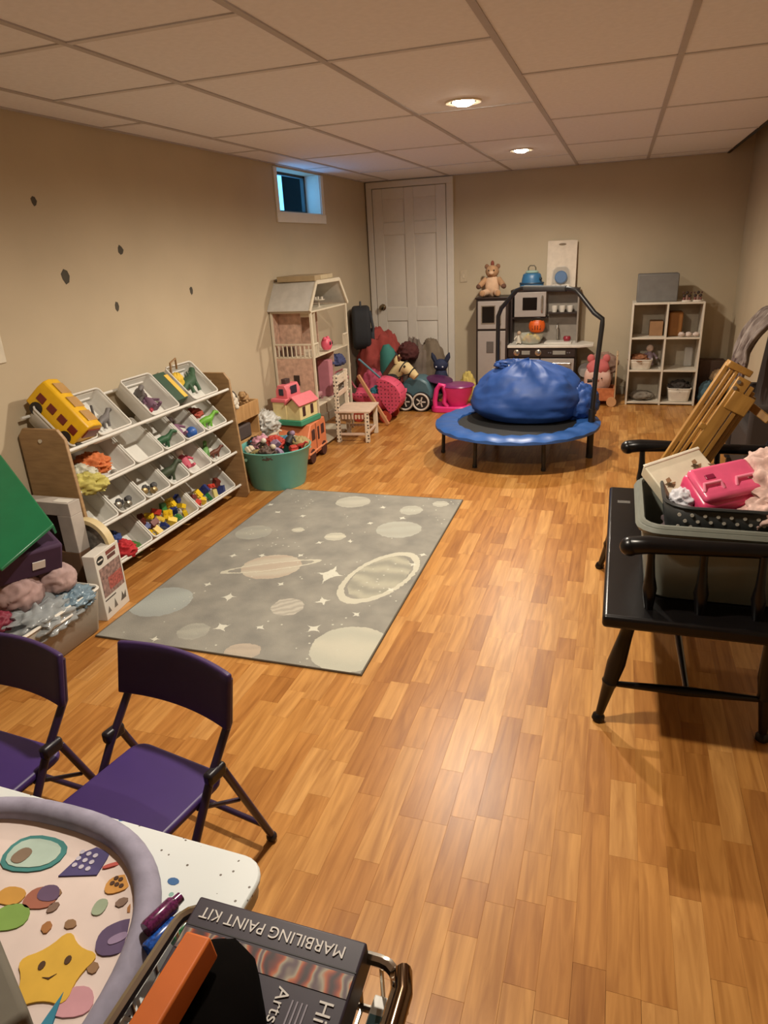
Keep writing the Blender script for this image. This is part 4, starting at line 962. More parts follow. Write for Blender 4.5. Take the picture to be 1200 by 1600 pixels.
for q, x in enumerate((.575, .665)):
    t = thing('toy_group', ['left','right'][q] + ' small trio figurine on a white oval base on the cube shelf', 'figurine', (x, 6.85, SH), group='figurines on the cube shelf')
    MB().lathe([(0,0),(.038,0),(.04,.006),(.034,.012),(0,.012)], 20, sy=.6).build('base', M_('d5cabb',.5), t)
    for k, (dx, hh) in enumerate(((-.022,.05),(0,.075),(.022,.05))):
        f = MB().tube([(dx,0,.012),(dx,0,hh*.7)],[.013,.009],8).build('body', M_(['6d3c34','8a6a5c','6d3c34'][k],.6), t); MB().ball((dx,0,hh),.013).build('head', M_('33231e',.6), f)
    for dx in (-.03,.03): MB().ball((dx*1.0,0,.075),.008).build('raised_hand', M_('4a2d26',.6), t)
tag(MB().bb(.29,.405,6.9,7.06,.62,.75).build('tan_box', M_('8f6a48',.7), bevel=.004), 'tan cardboard box in the upper left compartment of the cube shelf', 'box')
tag(MB().bb(.445,.565,6.86,7.05,.62,.83).build('amber_box', M_('8a5a26',.6), bevel=.01), 'amber brown box in the upper right compartment of the cube shelf', 'box')
for q in range(3): tag(blob((0,0,.02),(.028,.024,.022),.3,3,q,14,10,flat=.9).build('white_trinket', M_('c9b8ae',.6), loc=(.56+.06*q,6.81,.622)), ['left','middle','right'][q] + ' of three pale trinkets at the front of the upper right compartment', 'trinket', 'pale trinkets on the shelf')
def basket(c, w_, l_, h_, label, cat='basket'):
    t = thing('white_basket', label, cat, (c[0], c[1], c[2]+h_)); open_bin(w_, l_, h_, .016, M_('d2cabc',.5), t, rim_r=.006, r=.03); return t
basket((.235,6.90,.328), .20, .22, .085, 'white basket with small dolls in the middle left compartment')
basket((.595,6.90,.03), .20, .22, .12, 'white basket with dark clothes in the lower right compartment')
cloth('dark_cloth', (.595,6.9,.15), (.08,.09,.05), M_('37302c',.9), 'dark rumpled clothes heaped in the lower right white basket', 'cloth', 81, amp=.4)
cloth('doll_heap', (.22,6.9,.405), (.07,.09,.04), M_('8b5a3c',.9), 'brown and tan doll clothes in the middle left white basket', 'cloth', 82, amp=.45)
figure('doll', (.31,6.93,.36), .17, M_('8a7a86',.8), M_('c7b0a0',.7), 'standing mauve doll at the right of the middle left compartment', 'doll', (0,0,0))
cloth('folded_cloth', (.27,6.92,.06), (.1,.1,.04), M_('7d7468',.9), 'grey folded cloth in the lower left compartment of the cube shelf', 'cloth', 83, amp=.2)
tag(MB().bb(.62,.69,6.98,7.05,.326,.5).build('clear_jar', mat('clear_plastic', (.85,.85,.83), .12, alpha=.28), bevel=.01), 'clear plastic container in the middle right compartment of the shelf', 'container')
# beside the shelf
tag(MB().bb(.765,.985,7.06,7.2,0,.37).build('brown_box', M_('5b463a',.8), bevel=.006), 'dark brown box standing in the far right corner behind the shelf', 'box')
cloth('beige_plush', (.93,6.93,.23), (.07,.07,.07), M_('a58a6a',.95), 'beige bundled cloth piled beside the cube shelf', 'cloth', 84, amp=.25)
cloth('teal_cloth', (.86,6.87,.09), (.09,.08,.11), M_('48606a',.95), 'blue grey bundled cloth on the floor beside the cube shelf', 'cloth', 85, amp=.3)
# ---------------------------------------------------------------- heap of toys by the door
cloth('red_blanket', (-2.28, 6.70, .3), (.2,.27,.38), M_('8f3a34',.9), 'big heap of dull red blankets in the corner by the door', 'blanket', 91, amp=.28, freq=2.4)
cloth('pink_blanket', (-2.2, 6.25, .16), (.14,.11,.2), M_('a8445c',.9), 'dark pink rumpled cloth low in front of the red blankets', 'cloth', 92, amp=.35)
def soft_poly(poly, it=2):
    for _ in range(it):
        q = []
        for i in range(len(poly)):
            a, b = poly[i], poly[(i+1) % len(poly)]
            q += [(.75*a[0]+.25*b[0], .75*a[1]+.25*b[1]), (.25*a[0]+.75*b[0], .25*a[1]+.75*b[1])]
        poly = q
    return poly
bp_ = thing('backpack', 'black backpack perched on the red blankets beside the doll house', 'backpack', (-2.42, 6.56, .56), rz=R(20))
MB().prism(soft_poly([(-.15,0),(.15,0),(.16,.28),(.11,.42),(-.11,.42),(-.16,.28)]), -.09, .09, Matrix(((0,0,1,0),(1,0,0,0),(0,1,0,0),(0,0,0,1)))).build('body', M_('24262a',.8), bp_, bevel=.035, seg=4)
MB().tube([(0,-.035,.41),(0,-.025,.455),(0,.025,.455),(0,.035,.41)], .010).build('grab_loop', BLK, bp_)
for y in (-.075,.075): MB().tube([(.09,y,.36),(.115,y,.2),(.09,y,.05)], .014).build('strap', M_('35383c',.8), bp_)
MB().prism(soft_poly([(-.1,.03),(.1,.03),(.1,.2),(-.1,.2)]), .085, .125, Matrix(((0,0,1,0),(1,0,0,0),(0,1,0,0),(0,0,0,1)))).build('front_pocket', M_('2d3035',.8), bp_, bevel=.015, seg=3)
um = thing('teal_bag', 'teal rolled soft bag standing upright among the toys by the door', 'bag', (-2.06, 6.28, .28))
MB().tube([(0,0,0),(0,0,.05),(.0,.0,.2),(-.01,0,.3),(-.02,0,.36)],[.07,.085,.085,.07,.03],16).build('roll', M_('2c6a62',.8), um)
MB().tube([(.05,.03,.0),(.06,.03,.1),(.06,.03,.22),(.03,.03,.3)],[.05,.055,.05,.02],14).build('dark_flap', M_('1f2730',.8), um)
ht = thing('black_hat', 'black top hat with white band lying below the teal bag', 'hat', (-1.99, 6.14, .24), rot=(R(25),0,0))
MB().lathe([(.0,.13),(.07,.13),(.075,.12),(.07,.02),(.11,.0),(.108,-.006),(.0,-.004)], 24).build('crown_and_brim', M_('1e1c1c',.7), ht); MB().lathe([(.0715,.02),(.0735,.022),(.0745,.045),(.0725,.046)], 24).build('band', M_('c5c0b8',.5), ht)
cloth('net_heap', (-1.95, 6.80, .22), (.12,.12,.33), M_('6f6258',.9), 'grey brown net and cloth heap between the red blankets and the hobby horse', 'cloth', 95, amp=.35)
cloth('maroon_cloth', (-1.96, 6.62, .52), (.09,.09,.09), M_('4c2220',.9), 'dark maroon bundled cloth just behind the hobby horse head', 'cloth', 96, amp=.25)
cloth('grey_sack', (-1.80, 6.90, .26), (.15,.13,.32), M_('6f6252',.9), 'large grey brown sack leaning against the white door', 'sack', 97, amp=.15)
hh = thing('hobby_horse', 'cream hobby horse head with brown mane and black bridle in the toy heap', 'hobby horse', (-1.955, 6.22, .0))
MB().cyl((-.08,.0,.05),(-.0,.0,.36),.011).build('stick', M_('b08a58',.5), hh)
hd_ = MB().tube([(-.1,0,.27),(-.04,0,.36),(.03,0,.44),(.09,-.01,.43),(.15,-.02,.385),(.19,-.025,.35)],[.05,.062,.065,.058,.045,.035],14).build('head', M_('cdb887',.85), hh)
for s in (-1,1):
    MB().tube([(.0,s*.035,.48),(.0,s*.045,.52),(.01,s*.045,.55)],[.022,.018,.004],8).build('ear', M_('cdb887',.85), hd_); MB().ball((.09,s*.056-.01,.455),.012).build('eye', GLS, hd_)
g = MB()
for q in range(12):
    x = -.1+.012*q; z = .34+.016*q; g.tube([(x,0,z),(x-.03,-.03,z+.03),(x-.05,-.05,z-.04)],[.02,.018,.006],6)
g.build('mane', M_('5a3222',.95), hd_)
for c, r_ in (((.145,-.02,.39),.05),((.06,-.005,.44),.067)):
    d = Vector((.7,-.08,-.45)).normalized(); u_ = d.orthogonal().normalized(); v_ = d.cross(u_)
    MB().tube([Vector(c)+(u_*math.cos(2*math.pi*k/20)+v_*math.sin(2*math.pi*k/20))*r_ for k in range(20)], .006, 6, closed=True).build('bridle_strap', BLK, hd_)
MB().tube([(.145,-.068,.39),(.05,-.075,.36),(-.05,-.07,.33)], .005, 6).build('rein', BLK, hd_)
# doll stroller
PKD = None
def polka():
    m = bpy.data.materials.new('pink_polka'); m.use_nodes = True; N = m.node_tree.nodes; L = m.node_tree.links; b = N['Principled BSDF']
    tc = N.new('ShaderNodeTexCoord'); v = N.new('ShaderNodeTexVoronoi'); v.inputs['Scale'].default_value = 30; v.inputs['Randomness'].default_value = .15
    L.new(tc.outputs['Object'], v.inputs['Vector'])
    lt = N.new('ShaderNodeMath'); lt.operation = 'LESS_THAN'; lt.inputs[1].default_value = .2; L.new(v.outputs['Distance'], lt.inputs[0])
    mx = N.new('ShaderNodeMix'); mx.data_type = 'RGBA'; L.new(lt.outputs[0], mx.inputs[0])
    mx.inputs[6].default_value = (*hexc('cc4a68'), 1); mx.inputs[7].default_value = (*hexc('5c1f2c'), 1)
    L.new(mx.outputs[2], b.inputs['Base Color']); b.inputs['Roughness'].default_value = .7; return m
PKD = polka()
sr = thing('doll_stroller', 'pink doll pram with dark polka dots and raised hood', 'doll pram', (-2.02, 5.93, 0))
def pram(u, v):
    x = -.3+.5*u; a = math.pi*v; d = .16*math.sin(math.pi*min(1,max(0,(u*.86+.07))))
    return (x, -.13*math.cos(a), .27 - (d+.02)*math.sin(a))
MB().grid(pram, 16, 13).build('carriage', PKD, sr, solid=.006)
def hood(u, v):
    a = R(100*u-5); b = math.pi*v
    return (.0+.215*math.cos(a)*1.0*math.sin(b)**.6 if False else .0+.21*math.cos(a), -.13*math.cos(b)*(1 if True else 1), .24+.0+.19*math.sin(a)*math.sin(b)**.35)
def hood2(u, v):
    a = R(-55+150*u); y = -.135+.27*v; k = math.sqrt(max(0.05, 1-(abs(y)/.15)**4))
    return (.01+.2*math.cos(a)*k, y, .23+.17*math.sin(a)*k)
MB().grid(hood2, 16, 11).build('hood', PKD, sr, solid=.006)
MB().prism([(.01,.23)]+[(.01+.2*math.cos(R(-60+155*k/12)), .23+.17*math.sin(R(-60+155*k/12))) for k in range(13)], .128, .133, Matrix(((1,0,0,0),(0,0,-1,0),(0,1,0,0),(0,0,0,1)))).build('hood_side', PKD, sr)
for x, y in ((.06,-.12),(.06,.12),(-.2,-.12),(-.2,.12)):
    wh = MB().cyl((x,y-.014,.055),(x,y+.014,.055),.055,n=20).build('wheel', M_('b0402f',.5), sr); MB().cyl((x,y-.018,.055),(x,y+.018,.055),.016).build('hub', M_('d0a870',.5), wh)
    MB().cyl((x,y*.9,.055),(-.05,y*.8,.17),.008).build('strut', M_('a84a58',.5), sr)
MB().tube([(-.3,-.1,.27),(-.42,-.1,.45),(-.42,.1,.45),(-.3,.1,.27)], .009).build('push_handle', M_('a84a58',.5), sr)
tag(MB().bar((-1.90,5.70,.012),(-2.17,5.72,.45),.022,.03).build('wooden_stick', M_('c08a62',.5), bevel=.003), 'tan flat wooden stick leaning between the spotted chair and the pram', 'wooden stick')
tag(MB().tube([(-2.13,5.66,.60),(-1.96,6.0,.29)], .009).build('blue_stick', M_('5d8a9c',.4)), 'thin blue grey stick lying across the pink pram', 'stick')
cloth('blue_toy', (-2.06,5.93,.27), (.06,.06,.04), M_('3a8aa0',.7), 'bright blue soft toy lying inside the pink pram', 'soft toy', 98)
# ride-on car
rc = thing('ride_on_car', 'blue grey toy ride-on car with a big spoked wheel', 'ride-on car', (-1.79, 6.42, 0), rz=R(0))
MB().prism([(-.17,.1),(.13,.1),(.14,.2),(.10,.28),(.03,.32),(-.09,.32),(-.16,.25)], -.12, .12, Matrix(((1,0,0,0),(0,0,-1,0),(0,1,0,0),(0,0,0,1)))).build('body', M_('4b6a74',.4), rc, bevel=.02)
MB().bb(-.2,.16,-.11,.11,.05,.11).build('chassis', M_('201d1e',.5), rc, bevel=.01)
for x in (-.12,.04):
    for y in (-.13,.13):
        s = 1 if y > 0 else -1
        wh = MB().cyl((x,y-s*.02,.095),(x,y+s*.02,.095),.095,n=26).build('wheel', M_('232021',.5), rc)
        MB().tube([(x+.078*math.cos(k*math.pi/12),y+s*.021,.095+.078*math.sin(k*math.pi/12)) for k in range(24)], .009, 6, closed=True).build('white_rim', M_('cfc6bb',.4), wh)
        for k in range(5): MB().bar((x,y+s*.022,.095),(x+.05*math.cos(k*1.257),y+s*.022,.095+.05*math.sin(k*1.257)),.012,.006,(0,1,0)).build('spoke', M_('cfc6bb',.4), wh)
# pink potty chair
HP = M_('d8347e',.35,var=.04)
pp = thing('pink_toy_seat', 'hot pink plastic toy seat with arch handle and purple bowl beside the trampoline', 'toy seat', (-1.47, 6.36, 0))
MB().tube([(-.13,-.1,.02),(-.135,-.1,.12),(-.115,-.1,.22),(-.085,-.1,.265),(-.045,-.1,.26),(-.03,-.1,.19),(-.045,-.1,.1),(-.01,-.1,.055)], [.022,.024,.024,.024,.023,.022,.022,.022], 12).build('arch_handle', HP, pp)
MB().lathe([(0,.05),(.085,.055),(.135,.16),(.155,.24),(.148,.24),(.125,.16),(.07,.07),(0,.065)], 28, c=(.06,0,0)).build('seat_bowl', HP, pp)
MB().lathe([(0,.09),(.09,.1),(.146,.238),(.158,.245),(.15,.255),(.12,.262),(.0,.26)], 28, c=(.07,.0,0)).build('bowl_lid', M_('7a2c66',.35), pp)
MB().prism(rrect(.36,.26,.08), 0, .06).build('base', HP, pp, bevel=.012)
ns = thing('navy_eared_toy', 'navy soft toy with two long upright ears in the heap by the door', 'soft toy', (-1.62, 6.58, .33))
MB().tube([(0,0,-.2),(0,0,-.05),(0,0,.02)],[.08,.075,.05],14).build('body', M_('1f2743',.8), ns)
h = MB().ball((0,0,.07),(.075,.065,.06)).build('head', M_('1f2743',.8), ns)
for s in (-1,1):
    MB().tube([(s*.05,0,.1),(s*.075,0,.15),(s*.088,0,.19)],[.022,.024,.006],8).build('ear', M_('1a2038',.8), h); MB().ball((s*.032,-.06,.06),.009).build('eye', M_('b9b9c4',.3), h)
sd = thing('purple_saucer', 'purple saucer-shaped toy lid in front of the navy eared toy', 'toy lid', (-1.60, 6.44, .28), rot=(R(12),R(8),0))
MB().lathe([(0,-.02),(.09,-.012),(.13,.0),(.13,.008),(.08,.02),(0,.026)], 26, sy=.8).build('disc', M_('4c2148',.4), sd)
cloth('yellow_cloth', (-1.38, 6.72, .13), (.07,.06,.15), M_('b7a45a',.9), 'pale yellow green crumpled cloth behind the pink toy seat', 'cloth', 99, amp=.3)

# ---------------------------------------------------------------- black wooden bench
BW = M_('0e0c0d', .3, var=.2, spec=.35)
bn = thing('wooden_bench', 'black painted wooden bench with turned legs and spindle arms', 'bench', (0,0,0))
SZ = .455
MB().prism([(.02,1.86),(.60,1.86),(.60,3.04),(.02,3.04)], SZ-.042, SZ).build('seat', BW, bn, bevel=.012, seg=3)
LPROF = [(0,.017),(.04,.026),(.07,.017),(.09,.028),(.13,.02),(.2,.021),(.45,.029),(.6,.024),(.62,.027),(.66,.021),(.85,.015),(.93,.013),(.95,.02),(.985,.021),(1,.014)]
feet = [((.11,1.97),(.03,1.965)), ((.50,2.0),(.525,1.99)), ((.10,2.95),(.0,3.14)), ((.50,2.92),(.54,3.1))]
for (tx, ty), (x, y) in feet:
    MB().turned((tx, ty, SZ-.04), (x, y, 0), LPROF, 14).build('leg', BW, bn)
SP = [(0,.009),(.2,.012),(.5,.016),(.8,.012),(1,.009)]
for a, b in (((.06,1.967,.15),(.515,1.993,.15)), ((.035,3.07,.15),(.527,3.04,.15)), ((.29,1.98,.15),(.28,3.055,.15))):
    MB().turned(a, b, SP, 10).build('stretcher', BW, bn)
for y, s in ((1.925,1), (2.975,-1)):
    MB().tube([(.075,y,.652),(.088,y,.66),(.13,y,.666),(.25,y+.0*s,.668),(.42,y+.012*s,.668),(.60,y+.02*s,.672),(.665,y+.022*s,.675)], [.02,.028,.027,.023,.021,.021,.02], 14).build('arm_rail', BW, bn)
    MB().ball((.082,y,.657),(.03,.03,.029)).build('arm_knob', BW, bn)
    for x in (.15,.29,.44):
        MB().turned((x, y+.012*s, SZ-.005), (x-.01, y, .66), [(0,.012),(.15,.016),(.35,.021),(.55,.014),(.8,.011),(1,.011)], 10).build('arm_spindle', BW, bn)
for y in (1.93,2.97):
    MB().turned((.56,y,SZ-.01),(.68,y,.93), [(0,.02),(.3,.024),(.6,.018),(1,.018)], 12).build('back_post', BW, bn)
for k in range(9):
    y = 2.03+.105*k; MB().turned((.565,y,SZ-.005),(.675,y,.9), [(0,.009),(.4,.013),(1,.008)], 8).build('back_spindle', BW, bn)
MB().bar((.685,1.88,.94),(.685,3.02,.94), .022,.10).build('crest_rail', BW, bn, bevel=.008)
MB().bb(.055,.105,2.83,2.86,SZ,SZ+.001).build('tape_mark', M_('55524d',.5), bn)
# grey tote on the bench with a perforated basket inside
TOTE = mat('grey_tote', hexc('767970'), .45, var=.05)
to = thing('storage_tote', 'large grey plastic tote standing on the black bench', 'tote', (.335, 2.21, .70))
open_bin(.44, .46, .24, .025, TOTE, to, rim_r=.009, r=.06)
MB().tube([(x*1.012,y*1.012,-.012) for x, y in rrect(.45,.47,.062)], .012, 6, closed=True).build('lip', TOTE, to)
bk = thing('perforated_basket', 'dark grey perforated plastic basket set inside the grey tote', 'basket', (.355, 2.215, .745))
DGB = mat('dark_basket', hexc('2e3030'), .45, var=.08)
open_bin(.36, .36, .2, .03, DGB, bk, rim_r=.006, r=.08)
g = MB()
for i in range(9):
    for j in range(4):
        x = -.14+.035*i+(.0175 if j % 2 else 0); g.cyl((x,-.1795+.0035*j,-.022-.02*j),(x,-.1765+.0035*j,-.022-.02*j),.0055,n=8)
o = g.build('hole_pattern', M_('b9b4a8',.6), bk); o['kind'] = 'stuff'
fb = thing('flower_box', 'cream box printed with brown flowers, tilted in the basket', 'box', (.24, 2.31, .765), rot=(R(30), R(-12), R(30)))
MB().box((0,0,-.02),(.20,.15,.05)).build('carton', M_('cfc7b0',.5), fb, bevel=.004)
MB().box((0,.07,.006),(.204,.012,.006)).build('lid_edge', M_('d9d2bf',.5), fb, bevel=.003)
rf_ = random.Random(2)
for cx, cz in ((-.05,-.035),(.065,.0)):
    for k in range(7):
        a = k*.9; MB().prism([(0,0),(.012,.006),(.02,0),(.012,-.006)], .0, .0008, Matrix.Translation((cx+.009*k-.03,cz+.012*math.sin(k*2.1),.005)) @ Matrix.Rotation(a,4,'Z') @ Matrix.Scale(1.5,4)).build('printed_flower', M_(['6b5238','8a6a4a','4f4a30'][k % 3],.6), fb, smooth=False)
PKC = M_('d2406c',.3,var=.05)
pc = thing('pink_case', 'shiny pink plastic toy case with moulded handles, lying in the basket', 'toy case', (.345, 2.185, .755), rot=(R(28), R(-8), R(24)))
MB().box((0,0,0),(.21,.15,.07)).build('lower_shell', PKC, pc, bevel=.022, seg=4)
MB().box((0,.004,.04),(.19,.13,.03)).build('upper_shell', M_('de5a80',.28), pc, bevel=.014, seg=3)
for x in (-.055,.045): MB().tube([(x-.03,-.03,.052),(x-.025,-.01,.064),(x+.025,-.01,.064),(x+.03,-.03,.052)], .006).build('moulded_handle', M_('ec8aa4',.3), pc)
MB().bb(-.06,-.03,.01,.03,.05,.058).build('clasp', M_('8a1f42',.3), pc, bevel=.003)
FLO = mat('floral_cloth', hexc('c7a79c'), .9, var=.3, scale=40)
cloth('floral_fabric', (.49, 2.24, .765), (.08,.13,.08), FLO, 'pale pink floral fabric bundle at the right of the basket', 'fabric', 101, amp=.4)
cloth('floral_fabric', (.47, 2.10, .715), (.07,.06,.045), FLO, 'pale pink floral fabric tucked low in front, beside the pink case', 'fabric', 102, amp=.4)
cloth('white_fabric', (.235, 2.16, .725), (.035,.04,.03), M_('c3c2c8',.8), 'small white crumpled cloth left of the pink case', 'fabric', 103, amp=.4)
cloth('dark_filling', (.34, 2.22, .62), (.14,.14,.06), M_('3a2c2e',.9), 'dark cloth at the bottom of the perforated basket', 'cloth', 104, amp=.2)
# folded wooden frame leaning on the bench
GW = wood('pine_gold', hexc('8f6428'), hexc('b98a42'), (30,30,6), .45)
ez = thing('folded_easel', 'folded golden pine easel leaning across the bench to the back', 'easel', (.175, 2.86, SZ+.002), rot=(R(-4), R(27), 0))
for x, y, l, w_, d_, nm in ((-.038,.03,.60,.018,.035,'outer_leg'),(-.018,.01,.59,.016,.02,'outer_leg'),(-.0,.005,.585,.014,.035,'outer_leg'),(.036,-.025,.575,.05,.02,'wide_board'),(.074,-.015,.56,.02,.03,'inner_leg'),(.094,.0,.545,.014,.03,'inner_leg'),(.112,.02,.53,.016,.03,'inner_leg')):
    MB().bb(x-w_/2, x+w_/2, y-d_/2, y+d_/2, .022, l+.02).build(nm, GW, ez, bevel=.003)
MB().bb(-.045,.05,-.02,.05,.605,.63).build('top_cap', GW, ez, bevel=.004)
MB().bb(.025,.11,-.045,.012,.47,.545).build('hinge_block', GW, ez, bevel=.004)
MB().bb(-.01,.02,-.035,-.012,.36,.385).build('peg', GW, ez, bevel=.004)
for z in (.55,.575): MB().cyl((.02,-.046,z),(.02,-.04,z),.008,n=10).build('screw', CHR, ez)
MB().bar((.10,.03,.52),(.20,-.02,.50),.022,.03).build('tray_arm', GW, ez, bevel=.003)
# dark upholstered chair with a throw
AC = M_('2b211c',.85)
ac = thing('armchair', 'dark brown upholstered high-backed chair at the right edge by the wall', 'armchair', (.85, 4.45, 0), rz=0)
MB().bb(-.10,.16,-.32,.30,.12,.42).build('seat_base', AC, ac, bevel=.03, seg=3)
MB().hexa([(-.02,-.33,.36),(.165,-.33,.36),(.165,.31,.36),(-.02,.31,.36)], [(.03,-.32,1.0),(.165,-.32,1.0),(.165,.30,1.0),(.03,.30,1.0)]).build('backrest', AC, ac, bevel=.04, seg=4)
for y in (-.36,.30): MB().bb(-.12,.16,y,y+.055,.1,.6).build('arm', AC, ac, bevel=.02, seg=3)
for x in (-.09,.14):
    for y in (-.3,.28): MB().bb(x-.02,x+.02,y-.02,y+.02,0,.12).build('foot', M_('120e0c',.5), ac)
th = thing('throw_blanket', 'grey and mauve fringed throw draped over the dark armchair', 'throw', (.785, 4.44, 0))
def throw(u, v):
    a = v*math.pi*.98; y = -.2+.42*u + .02*math.sin(v*7)
    pts = [(-.075,.80),(-.065,.87),(-.02,.97),(.05,1.06),(.12,1.07),(.20,1.05)]
    k = v*(len(pts)-1); i = min(len(pts)-2,int(k)); f = k-i
    x = pts[i][0]*(1-f)+pts[i+1][0]*f; z = pts[i][1]*(1-f)+pts[i+1][1]*f
    n_ = noise.noise(Vector((u*6,v*3,1.5)))
    return (x-.02+.025*n_+.012*math.sin(u*40), y, z+.012*math.sin(u*26)+.04*noise.noise(Vector((u*3,v,9)))*(1-v))
MB().grid(throw, 40, 20).build('cloth', wood('throw_plaid', hexc('453531'), hexc('948880'), (6, 46, 12), .95), th, solid=.012)
g = MB(); rg = random.Random(4)
for k in range(34):
    u = k/33; p = Vector(throw(u, 0)); g.tube([p, p+Vector((-.01,rg.random()*.02-.01,-.04)), p+Vector((-.012,rg.random()*.03-.015,-.085))],[.007,.007,.004],5)
o = g.build('fringe', M_('6a5a58',.95), th); o['kind'] = 'stuff'

# ---------------------------------------------------------------- things in front of the toy rack, left edge
CLR = mat('clear_bin', hexc('b4aa9c'), .3, var=.03, alpha=.62)
cb = thing('clear_storage_box', 'translucent plastic storage box with white rim in front of the toy rack', 'storage box', (-2.265, 1.86, .20))
open_bin(.46, .44, .196, .022, CLR, cb, rim_r=.007, r=.03)
MB().tube([(.238,-.1,-.012),(.25,-.1,-.024),(.25,.02,-.024),(.238,.02,-.012)], .005).build('side_handle', M_('d5d0c6',.4), cb)
[q for q in C.objects if q.parent == cb and q.name.startswith('rim')][0].data.materials[0] = M_('dcd8ce',.4)
PBAG = mat('plastic_bag', hexc('a3a9ac'), .12, var=.1, scale=30, alpha=.75)
t = cloth('clear_bag', (-2.15, 1.82, .175), (.11,.15,.055), PBAG, 'shiny clear plastic bag lying in the translucent box', 'plastic bag', 111, amp=.55, freq=3)
cloth('blue_bag', (-2.10, 1.97, .185), (.07,.075,.04), mat('blue_film', hexc('6f8594'), .15, var=.15, scale=25), 'blue grey plastic wrap at the far end of the translucent box', 'plastic bag', 112, amp=.5, freq=3)
cloth('pink_plush', (-2.15, 1.97, .28), (.075,.065,.065), M_('a88f8c',.95), 'dusty pink soft toy resting at the back of the translucent box', 'soft toy', 113, amp=.2)
cloth('pink_plush', (-2.21, 1.83, .275), (.08,.085,.075), M_('a38885',.95), 'dusty pink soft toy partly under the purple box', 'soft toy', 114, amp=.2)
cloth('crimson_cloth', (-2.19, 1.69, .22), (.05,.05,.04), M_('7a2438',.6), 'dark crimson wrapped toy at the left edge of the translucent box', 'soft toy', 115, amp=.3)
cloth('box_filling', (-2.28, 1.86, .09), (.19,.18,.08), M_('7a7d80',.8), 'grey cloth filling the bottom of the translucent box', 'cloth', 116, amp=.15)
pb = thing('purple_box', 'dark purple fabric box under the green tray', 'box', (-2.36, 1.93, .2), rot=(R(-4), R(18), R(-24)))
MB().bb(-.14,.17,-.17,.13,.20,.33).build('fabric_box', M_('3c2440',.8), pb, bevel=.012)
MB().box((.173,.03,.26),(.004,.05,.035)).build('label_tag', M_('cfcbc6',.4), pb)
gl = thing('green_tray', 'shiny dark green plastic tray tilted on the pile at the left edge', 'tray', (0,0,0))
P1, P2, P3 = Vector((-2.05,1.93,.55)), Vector((-2.45,2.12,.765)), Vector((-2.10,1.69,.46)); P4 = P2+P3-P1; nn = (P2-P1).cross(P3-P1).normalized()
if nn.z < 0: nn = -nn
MB().hexa([P1-nn*.016,P2-nn*.016,P4-nn*.016,P3-nn*.016],[P1,P2,P4,P3]).build('panel', mat('green_plastic', hexc('1c6b45'), .3, var=.06), gl, bevel=.006, seg=3)
MB().hexa([P1-nn*.05,P2-nn*.05,P2-nn*.05+(P4-P2)*.04,P1-nn*.05+(P3-P1)*.04],[P1-nn*.016,P2-nn*.016,P2-nn*.016+(P4-P2)*.04,P1-nn*.016+(P3-P1)*.04]).build('rim', mat('green_plastic', hexc('1c6b45')), gl)
GC = M_('aca49c',.6); BRC = M_('6e523c',.8)
ct = thing('display_carton', 'pale grey carton with a cut-out window and brown lower half, by the rack', 'carton', (-2.335, 2.17, 0))
MB().bb(-.14,.135,0,.07,0,.30).build('lower_box', BRC, ct, bevel=.002)
MB().bb(-.14,.135,0,.07,.475,.535).build('top_bar', GC, ct, bevel=.002)
MB().bb(.06,.135,0,.07,.30,.475).build('side_bar', GC, ct, bevel=.002)
MB().bb(-.14,.06,.06,.07,.30,.475).build('inner_back', M_('2a2320',.8), ct)
MB().bb(.04,.12,.012,.05,.535,.5365).build('paper_label', M_('d8d4cb',.5), ct)
hp_ = thing('toy_drum', 'round toy drum with cream rim leaning on the rack side panel', 'toy drum', (-2.225, 2.272, .30), rot=(0,0,0))
k = MB(); k.M = Matrix.Rotation(R(90),4,'X'); k.lathe([(.105,-.02),(.125,-.02),(.125,.02),(.105,.02),(.105,-.02)], 36); k.build('rim', M_('c9b78c',.5), hp_)
k = MB(); k.M = Matrix.Rotation(R(90),4,'X'); k.lathe([(0,-.008),(.105,-.008),(.105,.008),(0,.008)], 32); k.build('drum_skin', mat('drum_print', hexc('7d776f'), .4, var=.5, scale=45), hp_)
MB().bb(-.03,.03,-.02,.02,-.30,-.121).build('stand', BRC, hp_)
wbx = thing('toy_carton', 'tall white toy carton with photo print and black oval logo, at the rug corner', 'carton', (-2.09, 2.215, 0), rz=R(8))
MB().bb(-.06,0,-.095,.095,0,.315).build('carton', M_('d3cec5',.45,var=.02), wbx, bevel=.002)
TX = Matrix(((0,0,1,0),(1,0,0,0),(0,1,0,0),(0,0,0,1)))
def face(poly, m, nm, z=.0006): return MB().prism(poly, 0, z, TX).build(nm, m, wbx, smooth=False)
def rect(x0, x1, y0, y1): return [(x0,y0),(x1,y0),(x1,y1),(x0,y1)]
face(rect(-.08,.085,.105,.245), mat('carton_photo', hexc('8b6f68'), .4, var=.6, scale=55), 'photo_print')
face([(x+.03, y+.0) for x, y in rect(-.06,.05,.125,.185)], mat('carton_photo2', hexc('a0544c'), .4, var=.5, scale=80), 'photo_print', .001)
face([(-.058+.026*math.cos(k*math.pi/10), .282+.02*math.sin(k*math.pi/10)) for k in range(20)], BLK, 'logo_oval', .001)
face(rect(-.078,-.04,.279,.286), M_('d3cec5',.45), 'logo_bar', .0015)
face(rect(-.01,.07,.285,.303), M_('7d4038',.5), 'title_strip'); face(rect(-.005,.06,.262,.280), M_('5d3a36',.5), 'title_strip')
face(rect(-.08,.005,.088,.094), M_('4a4440',.5), 'caption_line')
for x, h_ in ((-.065,.03),(-.012,.042)): face([(x-.014,.03),(x+.014,.03),(x,.03+h_)], M_('6d6862',.5), 'tree_icon')
face([(.03,.035),(.075,.035),(.078,.07),(.06,.05),(.05,.075),(.04,.05)], M_('57524d',.5), 'shape_icon')

